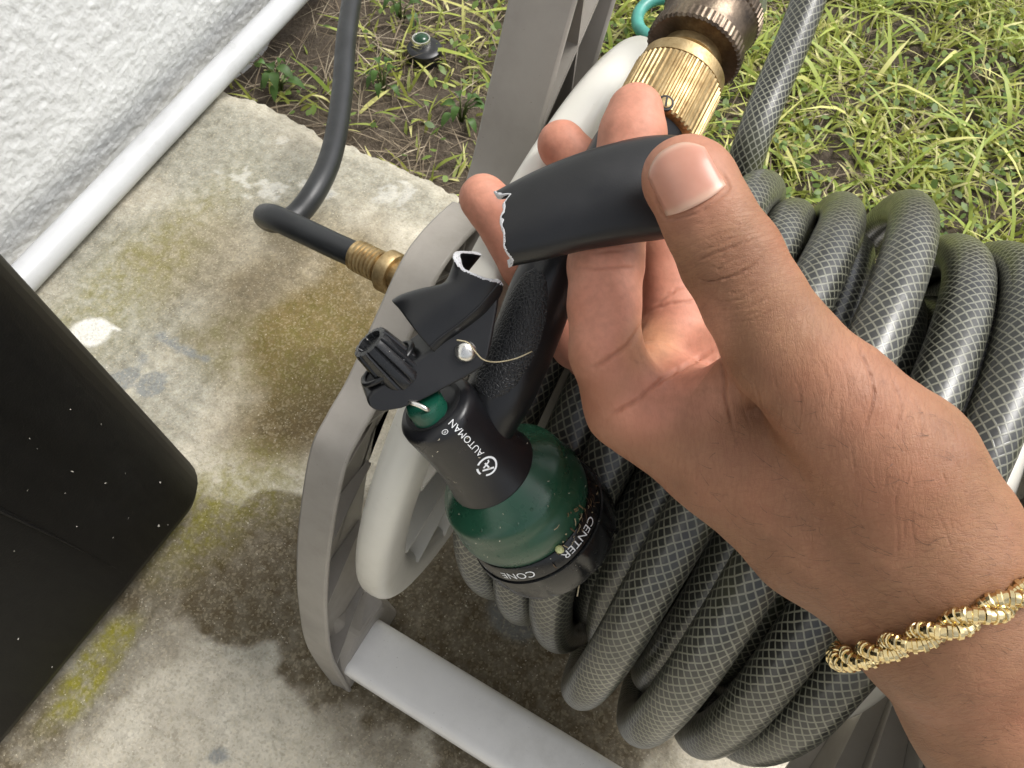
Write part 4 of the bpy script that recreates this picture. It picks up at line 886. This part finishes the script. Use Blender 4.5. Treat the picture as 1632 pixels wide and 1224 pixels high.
def ell(px, py, rx, ry, rot=0, z0=.1, z1=.35, soft=.6):
    c_, s_ = math.cos(rot), math.sin(rot); dx, dy = hp_[:, 0] - px, hp_[:, 1] - py
    return (1 - sstep(1 - soft, 1 + soft, np.hypot((dx * c_ + dy * s_) / rx, (-dx * s_ + dy * c_) / ry))) * (hc[:, 2] > z0) * (hc[:, 2] < z1)
pinkA = np.maximum.reduce([ell(965, 480, 75, 130, 0, .195, .24), ell(1010, 190, 75, 110, 0, .195, .24), ell(1080, 480, 80, 130, 0, .215, .3), ell(1080, 590, 90, 50, -.5, .2, .3), .8 * ell(1040, 640, 75, 45, -.5, .18, .24),
                           (hc[:, 2] > .24) * (hp_[:, 0] < 1160) * (hp_[:, 1] < 620) * 1., .55 * ell(1080, 270, 90, 100, 0, .15, .2), .5 * ell(1115, 620, 60, 50, 0, .18, .24), .35 * ell(960, 650, 60, 50, 0, .19, .24), .25 * ell(1390, 620, 90, 130, .6, .15, .24), .5 * ell(1125, 530, 40, 60, 0, .16, .2)])
paleA = .55 * ell(1035, 548, 45, 40, -.6, .2, .3) + .0
darkA2 = np.maximum.reduce([.35 * ell(1230, 620, 75, 60, .7, .15, .24), .25 * ell(1165, 425, 75, 45, -.3, .15, .2), .12 * ell(1150, 760, 250, 90, .6), dark, .3 * ell(1105, 345, 60, 20, -.4, .15, .2)])  # web hollow and lower hand back have shade painted in; rest is skin tone
skin = mk('person', C2W(hc), hq, MAT['skin'], at=W(1500, 950, .21), attrs={'pink': np.clip(pinkA, 0, 1), 'pale': np.clip(paleA, 0, 1), 'dark': np.clip(darkA2, 0, 1), 'sk': np.c_[hp_ / 100, hc[:, 2] * 30], 'mA': np.clip(np.maximum(ell(1290, 650, 260, 190, .7, .1), ell(1180, 740, 260, 130, .6, .1)), 0, 1), 'mB': np.clip(np.maximum(ell(1480, 980, 380, 230, .6, .1, .35), 0), 0, 1), 'mC': np.clip(ell(1170, 440, 110, 130, .0, .1, .2), 0, 1)})
tag(skin, 'bare hand and forearm of a person gripping the nozzle and pinching the broken lever piece', 'person')
_r = np.random.default_rng(77); hn2 = vnormals(hc, hq); hv2, hf2 = [], []
cand = np.where((facing > .25) & (hp_[:, 0] > 1120) & (hp_[:, 1] > 640) & (hp_[:, 0] < 1660) & (hp_[:, 1] < 1230) & (hc[:, 2] < .23) & (pinkA < .2))[0]
for i in _r.choice(cand, 260, replace=False):
    p, n_ = hc[i], hn2[i]; an = math.radians(_r.normal(200, 25)); d_ = np.array([math.cos(an), math.sin(an), 0]); d_ = unit(d_ - n_ * (d_ @ n_)); w_ = np.cross(n_, d_) * .000045; L_ = _r.uniform(.002, .0055); bend = _r.normal() * .0008; b0 = len(hv2)
    for t_ in (0, .35, .7, 1.):
        q = p + d_ * L_ * t_ + n_ * (.0001 + .0007 * math.sin(t_ * 2.6)) + np.cross(n_, d_) * bend * t_ * t_
        hv2 += [q + w_ * (1 - .8 * t_), q - w_ * (1 - .8 * t_)]
    hf2 += [(b0, b0 + 1, b0 + 3, b0 + 2), (b0 + 2, b0 + 3, b0 + 5, b0 + 4), (b0 + 4, b0 + 5, b0 + 7, b0 + 6)]
M_ = Mat('dark_hair'); M_.set(Base_Color=(.02, .012, .009), Roughness=.5)
mk('fine_hair', C2W(np.array(hv2)), hf2, M_.m, skin)['kind'] = 'stuff'
# thumb nail: curved plate lying on the surface
def on_field(px, py, z0=.16, z1=.2):
    zz_ = np.arange(z0, z1, .0001); c_ = ray(px, py)[None] * zz_[:, None]; d_ = trilin(tot, (c_ - lo) / VX); k = np.argmax(d_ < 0); return c_[k] if d_[k] < 0 else None
def nail(tip, base, w0, w1, name='thumbnail', lift=.0006, z0=.16, z1=.2):
    """tip and base in px, half widths px"""
    tip, base = np.array(tip, float), np.array(base, float); ax_ = (base - tip); L_ = np.linalg.norm(ax_); ax_ /= L_; nr = np.array([-ax_[1], ax_[0]]); NV, NT = [], []; nu_, nv2 = 22, 17
    for i in range(nu_):
        u = i / (nu_ - 1)
        for k in range(nv2):
            s = k / (nv2 - 1) * 2 - 1; hw = w0 + (w1 - w0) * u
            lng = u * L_; 
            lng = L_ * u + (1 - abs(s) ** 2.4) * (-.0) + (abs(s) ** 2.5) * L_ * (.26 * (1 - u) - .07 * u)
            q = tip + ax_ * lng + nr * s * hw; c_ = on_field(q[0], q[1], z0, z1)
            if c_ is None: c_ = NVl
            NVl = c_
            edge = 1 - max(abs(s) ** 5, (abs(u * 2 - 1)) ** 8)
            NV.append(c_ * (1 - (lift * (.25 + .75 * edge)) / c_[2])); NT.append(max(.7 * sstep(.09, .02, u + .03 * s * s), .6 * sstep(.82, .95, u)))
    NV = np.array(NV)
    g3 = NV.reshape(nu_, nv2, 3)
    for _ in range(3): g3[1:-1, 1:-1] = (g3[1:-1, 1:-1] * 2 + g3[:-2, 1:-1] + g3[2:, 1:-1] + g3[1:-1, :-2] + g3[1:-1, 2:]) / 6
    o = mk(name, C2W(g3.reshape(-1, 3)), grid(nu_, nv2), MAT['nail'], skin, attrs={'tip': NT}); s_ = o.modifiers.new('solid', 'SOLIDIFY'); s_.thickness = .0007; s_.offset = 0; return o
nail((1066, 236), (1113, 326), 50, 52)

# ------------------------------------------------------------------ gold rope bracelet
br = thing('rope_bracelet', W(1510, 990, .2), 'thick gold rope chain bracelet round the wrist', 'bracelet')
ctr = CC(1520, 965, .212); fa_ = unit(CC(1660, 1230, .222) - CC(1500, 930, .208)); u1 = unit(CC(1690, 880, .205) - CC(1345, 1035, .205)); w1 = unit(CC(1480, 1022, .165) - ctr); w1 = unit(w1 - u1 * (w1 @ u1))
if w1[2] > 0: w1 = -w1                                        # towards the camera
lp_ = []
for q in np.linspace(0, 2 * np.pi, 120, endpoint=False):
    d_ = u1 * math.cos(q) + w1 * math.sin(q); rs = np.arange(.012, .06, .0003); c_ = ctr + d_ * rs[:, None]; d2 = trilin(tot, (c_ - lo) / VX); k = np.argmax(d2 > 0); r_ = rs[k] if d2[k] > 0 else rs[-1]; lp_.append(r_)
lp_ = np.array(lp_); 
for _ in range(4): lp_ = (np.roll(lp_, 1) + lp_ * 2 + np.roll(lp_, -1)) / 4
BP = np.array([ctr + (u1 * math.cos(q) + w1 * math.sin(q)) * (r_ + .0026) for q, r_ in zip(np.linspace(0, 2 * np.pi, 120, endpoint=False), lp_)])
BP = smoothpath(BP, 6, closed=True); seg_ = np.linalg.norm(np.roll(BP, -1, 0) - BP, axis=1); cum = np.r_[0, np.cumsum(seg_)]; NL = 250
def at_len(s):
    s = s % cum[-1]; i = np.searchsorted(cum, s, 'right') - 1; i = min(i, len(BP) - 1); t = (s - cum[i]) / max(seg_[i], 1e-9); j = (i + 1) % len(BP); return BP[i] * (1 - t) + BP[j] * t, unit(BP[j] - BP[i])
# one rounded plate link; two strands of links wind round each other
lv, lf = lathe(np.zeros(3), np.array([0, 0, 1.]), np.array([1., 0, 0]), np.array([0, 1., 0]), [(-.00068, .0013), (-.00064, .00180), (-.00042, .00206), (.00042, .00206), (.00064, .00180), (.00068, .0013)], 14)
link0 = None; NS = 149; HRAD = .00158; TURNSN = round(cum[-1] / .0172)
for st_ in range(2):
    for i in range(NS):
        u_ = i / NS; tw = 2 * math.pi * TURNSN * u_ + st_ * math.pi
        p, t = at_len(cum[-1] * u_); e = unit(p - ctr); e = unit(e - t * (e @ t)); b_ = np.cross(t, e)
        rad_ = e * math.cos(tw) + b_ * math.sin(tw); tan_ = -e * math.sin(tw) + b_ * math.cos(tw)
        cpos = p + rad_ * HRAD; zax = unit(t * (cum[-1] / TURNSN) + tan_ * 2 * math.pi * HRAD * 1.15); xax = unit(rad_ - zax * (rad_ @ zax)); yax = np.cross(zax, xax)
        R_ = RC @ np.stack([xax, yax, zax], 1); w_ = C2W(cpos)
        if link0 is None: link0 = mk('link', lv, lf, MAT['gold'], None, auto=25, at=(0, 0, 0)); o = link0
        else: o = link0.copy(); COL.objects.link(o)
        o.parent = br; mm = Matrix.Identity(4)
        for r0 in range(3):
            for c0 in range(3): mm[r0][c0] = R_[r0][c0]
            mm[r0][3] = w_[r0] - br.location[r0]
        o.matrix_basis = mm

for st_ in range(2):
    SP = []
    for i in range(NS * 2):
        u_ = i / (NS * 2); tw = 2 * math.pi * TURNSN * u_ + st_ * math.pi; p, t = at_len(cum[-1] * u_); e = unit(p - ctr); e = unit(e - t * (e @ t)); b_ = np.cross(t, e)
        SP.append(C2W(p + (e * math.cos(tw) + b_ * math.sin(tw)) * HRAD))
    v, f, uv = tube(SP, .00165, 10, closed=True); mk('strand', v, f, MAT['gold'], br)
# clippings and seeds stuck to the wet dial
cv, cf, cc_ = [], [], []
def clip(px, py, ln, wd, col, an):
    h_ = on_lathe(px, py)
    if h_ is None: return
    t_, ph = h_; up_ = surf(t_, ph, .0006); nn = unit(math.cos(ph) * e1_l + math.sin(ph) * e2_l); d_ = unit(a_l * math.cos(an) + np.cross(nn, a_l) * math.sin(an)); w_ = np.cross(nn, d_); n0 = len(cv)
    for q in (-1, 0, 1):
        for s_ in (-1, 1): cv.append(up_ + d_ * ln * q + w_ * wd * s_ + nn * (.0003 if q == 0 else 0)); cc_.append(col)
    cf.extend([(n0, n0 + 1, n0 + 3, n0 + 2), (n0 + 2, n0 + 3, n0 + 5, n0 + 4)])
rc_ = np.random.default_rng(12)
for i in range(48):
    q = rc_.random(); clip(880 + 85 * q + rc_.normal() * 8, 880 - 130 * q ** 1.3 + rc_.normal() * 9, rc_.uniform(.0003, .0019), rc_.uniform(.0001, .0003), ((.11, .07, .035), (.40, .33, .20), (.20, .13, .06))[rc_.integers(3)], rc_.uniform(0, 3.1))
for i in range(40): clip(rc_.uniform(660, 950), rc_.uniform(650, 890), rc_.uniform(.0002, .0006), .00012, (.5, .46, .36), rc_.uniform(0, 3.1))
if cv: tag(mk('grass_clippings', cv, cf, MAT['straw'], attrs={'col': cc_}, smooth=False), kind='stuff')
h_ = on_lathe(889, 872)
if h_:
    sdp = surf(h_[0], h_[1], .0012); sv2, sf2 = lathe(sdp - np.array([.0016, 0, 0]), np.array([1., 0, 0]), np.array([0, 1., 0]), np.array([0, 0, 1.]), [(0, .0003), (.0006, .0012), (.0016, .0015), (.0026, .0011), (.0032, .0003)], 12)
    M_ = Mat('pale_green_seed'); M_.set(Base_Color=M_.ramp(M_.noise(900), (.3, (.42, .46, .18)), (.7, (.62, .62, .34))), Roughness=.5); tag(mk('seed', sv2, sf2, M_.m, at=sdp), 'pale green seed stuck on the black dial band beside the lettering', 'seed')
st = smoothpath([W(*p) for p in ((978, 818, .2745), (962, 862, .2740), (940, 895, .2770), (926, 922, .2800), (920, 950, .2830))], 6); v, f, uv = tube(st, .00028, 6)
tag(mk('grass_stalk', v, f, MAT['stalk'], at=st[0]), 'long dry grass stalk hanging from the black spray head', 'grass stalk')

YARD[0] = True
# ------------------------------------------------------------------ sprinkler head and teal ring in the grass
sp0 = G(672, 72, -.025); spk = thing('sprinkler_head', sp0, 'small black pop-up sprinkler head with a wet green lens sunk in the lawn', 'sprinkler')
O = sp0; zx = np.array([0, 0, 1.]); xx = np.array([1., 0, 0]); yy = np.array([0, 1., 0])
v, f = lathe(O + np.array([.006, -.004, 0]), zx, xx, yy, [(-.03, .019), (.002, .019), (.004, .016), (.004, .012)], 40); mk('housing', v, f, MAT['black'], spk, auto=40)
v, f = lathe(O, zx, xx, yy, [(.0, .0105), (.007, .0105), (.009, .0098), (.009, .0086), (.008, .0080)], 40); mk('cap_ring', v, f, MAT['chrome'], spk, auto=40)
v, f = lathe(O, zx, xx, yy, [(.0, .0082), (.008, .0082), (.011, .0055), (.0118, .001)], 40); mk('lens', v, f, MAT['glass'], spk)
tp = G(1052, 42, -.01); q = np.linspace(0, 2 * np.pi, 48, endpoint=False)
P = [tp + np.array([.026 * math.cos(x), .030 * math.sin(x), .010 + .004 * math.sin(x)]) for x in q]; v, f, uv = tube(P, .0068, 16, closed=True)
tag(mk('plastic_ring', v, f, MAT['teal'], at=tp), 'teal green plastic ring lying in the grass behind the brass coupling', 'ring')

# ------------------------------------------------------------------ lawn
def greenness(x, y): return np.clip(sstep(-.42, .02, x + .28 * (y - .45)) * .95 + .5 * (fbm(x * 9, y * 9, 2, 3) - .5) * 2 + .24, .05, 1)
def blades(n, x0, x1, y0, y1, L, Wd, cols, droop, keep, flat=.25, segs=4, seed=0):
    r = np.random.default_rng(seed); x, y = r.uniform(x0, x1, n), r.uniform(y0, y1, n); g_ = greenness(x, y)
    cl = fbm(x * 26, y * 26, 11, 3); ok = r.random(n) < keep(g_) * np.clip((cl - .30) * 4, .15, 1); x, y = x[ok], y[ok]; n = len(x); z = soilz(x, y) - .002
    az = r.uniform(0, 2 * np.pi, n); l = r.uniform(*L, n); w = r.uniform(*Wd, n); le = r.uniform(flat, max(1.15, flat + .15), n); dr_ = r.uniform(*droop, n)
    t = np.linspace(0, 1, segs + 1); dirh = np.stack([np.cos(az), np.sin(az)], 1)
    hor = (np.sin(le)[:, None] * t + dr_[:, None] * t ** 2 * .5) * l[:, None]; ver = (np.cos(le)[:, None] * t - dr_[:, None] * t ** 2 * .45) * l[:, None]; ver = np.maximum(ver, .003 * t + r.uniform(0, .01, n)[:, None] * t)
    c = np.stack([x[:, None] + dirh[:, :1] * hor, y[:, None] + dirh[:, 1:] * hor, z[:, None] + ver], -1)
    tw = r.normal(0, .5, n); side = np.stack([-np.sin(az + tw), np.cos(az + tw), .4 * np.sin(tw)], 1)
    ww = w[:, None] * np.clip(np.sin(np.pi * (.18 + .80 * t)) , .05, 1)[None]; fold = .15
    A = c + side[:, None] * ww[..., None] / 2; B = c - side[:, None] * ww[..., None] / 2
    v = np.stack([A, B], 2).reshape(-1, 3); k = (segs + 1) * 2; b0 = np.arange(n)[:, None] * k; q = []
    for s in range(segs): q.append(np.stack([b0[:, 0] + 2 * s, b0[:, 0] + 2 * s + 1, b0[:, 0] + 2 * s + 3, b0[:, 0] + 2 * s + 2], 1))
    cc = np.array(cols); pick = r.random((n, 1)); col = cc[0] * (1 - pick) + cc[1] * pick; ye = r.random((n, 1)) < .2; col = np.where(ye, cc[2] * (.8 + .4 * r.random((n, 1))), col)
    col = np.repeat(col[:, None] * (.85 + .3 * t)[None, :, None], 2, 1).reshape(n, segs + 1, 2, 3) if False else np.repeat(col[:, None, :], k, 1)
    return v, np.vstack(q), col.reshape(-1, 3)
gc = [(.23, .28, .05), (.46, .48, .10), (.70, .66, .28)]
v1, q1, c1 = blades(84000, -.56, 1.5, .40, 1.75, (.014, .040), (.0019, .0042), gc, (.2, 1.2), lambda g_: g_ ** 1.5, seed=1)
v2, q2, c2 = blades(9000, -.56, 1.5, .40, 1.75, (.040, .080), (.0030, .0056), [(.26, .36, .06), (.47, .54, .11), (.70, .68, .24)], (.4, 1.4), lambda g_: g_ ** 2, flat=.5, seed=2)
gv = np.vstack([v1, v2]); gq = np.vstack([q1, q2 + len(v1)]); gcol = np.vstack([c1, c2])
tag(mk('grass', gv, gq, MAT['leaf'], attrs={'col': gcol}), kind='stuff')
sv, sq, sc3 = blades(26000, -.56, 1.5, .40, 1.75, (.02, .07), (.0006, .0016), [(.17, .13, .085), (.30, .24, .16), (.40, .34, .24)], (.1, .5), lambda g_: np.clip(1.2 - g_ * .6, 0, 1), flat=1.15, segs=2, seed=3)
sv[:, 2] += .003
tag(mk('dry_thatch', sv, sq, MAT['straw'], attrs={'col': sc3}), kind='stuff')
# low round clover leaves
def leaves(n, seed, x0, x1, y0, y1, size, keep, cols):
    r = np.random.default_rng(seed); x, y = r.uniform(x0, x1, n), r.uniform(y0, y1, n); ok = r.random(n) < keep(x, y); x, y = x[ok], y[ok]; n = len(x)
    z = soilz(x, y) + r.uniform(.004, .022, n); s = r.uniform(*size, n); az = r.uniform(0, 2 * np.pi, n); ti = r.normal(0, .35, (n, 2))
    sh = np.array([(-1, 0), (-.45, .5), (.3, .62), (1, .12), (1, -.12), (.3, -.62), (-.45, -.5)]); px_, py_ = sh[:, 0], sh[:, 1]
    X_ = x[:, None] + s[:, None] * (np.cos(az)[:, None] * px_ - np.sin(az)[:, None] * py_); Y_ = y[:, None] + s[:, None] * (np.sin(az)[:, None] * px_ + np.cos(az)[:, None] * py_)
    Z_ = z[:, None] + s[:, None] * (ti[:, :1] * px_ + ti[:, 1:] * py_ + .18 * np.abs(py_)); v = np.stack([X_, Y_, Z_], -1).reshape(-1, 3)
    b0 = np.arange(n)[:, None] * 7; t = [(0, 1, 6), (1, 2, 5), (1, 5, 6), (2, 3, 4), (2, 4, 5)]; f = np.vstack([b0 + np.array(k_)[None] for k_ in t])
    cc = np.array(cols); pk_ = r.random((n, 1)); return v, f, np.repeat((cc[0] * (1 - pk_) + cc[1] * pk_)[:, None], 7, 1).reshape(-1, 3)
lv_, lf_, lc_ = leaves(20000, 5, -.56, 1.5, .42, 1.75, (.0025, .006), lambda x, y: greenness(x, y) * np.clip((fbm(x * 14, y * 14, 21, 3) - .36) * 5, 0, 1), [(.085, .15, .03), (.20, .29, .06)])
tag(mk('clover', lv_, lf_, MAT['leaf'], attrs={'col': lc_}), kind='stuff')
# broad-leaved weeds that can be told apart
def weed(px, py, n, s0, label, seed):
    r = np.random.default_rng(seed); p = G(px, py, -.03); p[2] = soilz(p[0], p[1]); w = thing('weed', p, label, 'weed', None)
    for i in range(n):
        az = i * 2.4 + r.normal() * .3; L_ = s0 * r.uniform(.6, 1.1); d_ = np.array([math.cos(az), math.sin(az), 0]); s_ = np.array([-d_[1], d_[0], 0]); st = r.uniform(.1, 1.) * s0; up = r.uniform(.012, .035)
        v, c_ = [], 0; U_ = np.linspace(0, 1, 8)
        for u in U_:
            wd = L_ * .30 * math.sin(math.pi * min(1, .06 + u * .93)) ** .8; cp2 = p + d_ * (st + L_ * u) + np.array([0, 0, up + .012 * u - .02 * u * u])
            v += [cp2 - s_ * wd + np.array([0, 0, .25 * wd]), cp2, cp2 + s_ * wd + np.array([0, 0, .25 * wd])]
        g0 = r.uniform(.7, 1.3); mk('leaf', v, grid(8, 3), MAT['leaf'], w, attrs={'col': np.tile(np.array([.07, .14, .03]) * g0, (len(v), 1))})
        vs, fs, _ = tube([p + np.array([0, 0, -.004]), p + d_ * st * .5 + np.array([0, 0, up * .8]), p + d_ * st + np.array([0, 0, up])], .0008, 6); mk('stem', vs, fs, MAT['leaf'], w, attrs={'col': np.tile((.10, .14, .04), (len(vs), 1))})
weed(448, 150, 11, .017, 'leafy green weed growing at the broken slab corner by the white pipe', 1)
weed(640, 30, 8, .015, 'small leafy weed near the sprinkler head at the top edge', 2)
weed(735, 190, 9, .016, 'leafy weed growing against the left edge of the taupe reel post', 3)
weed(610, 140, 8, .014, 'low weed between the black hose and the sprinkler head', 4)
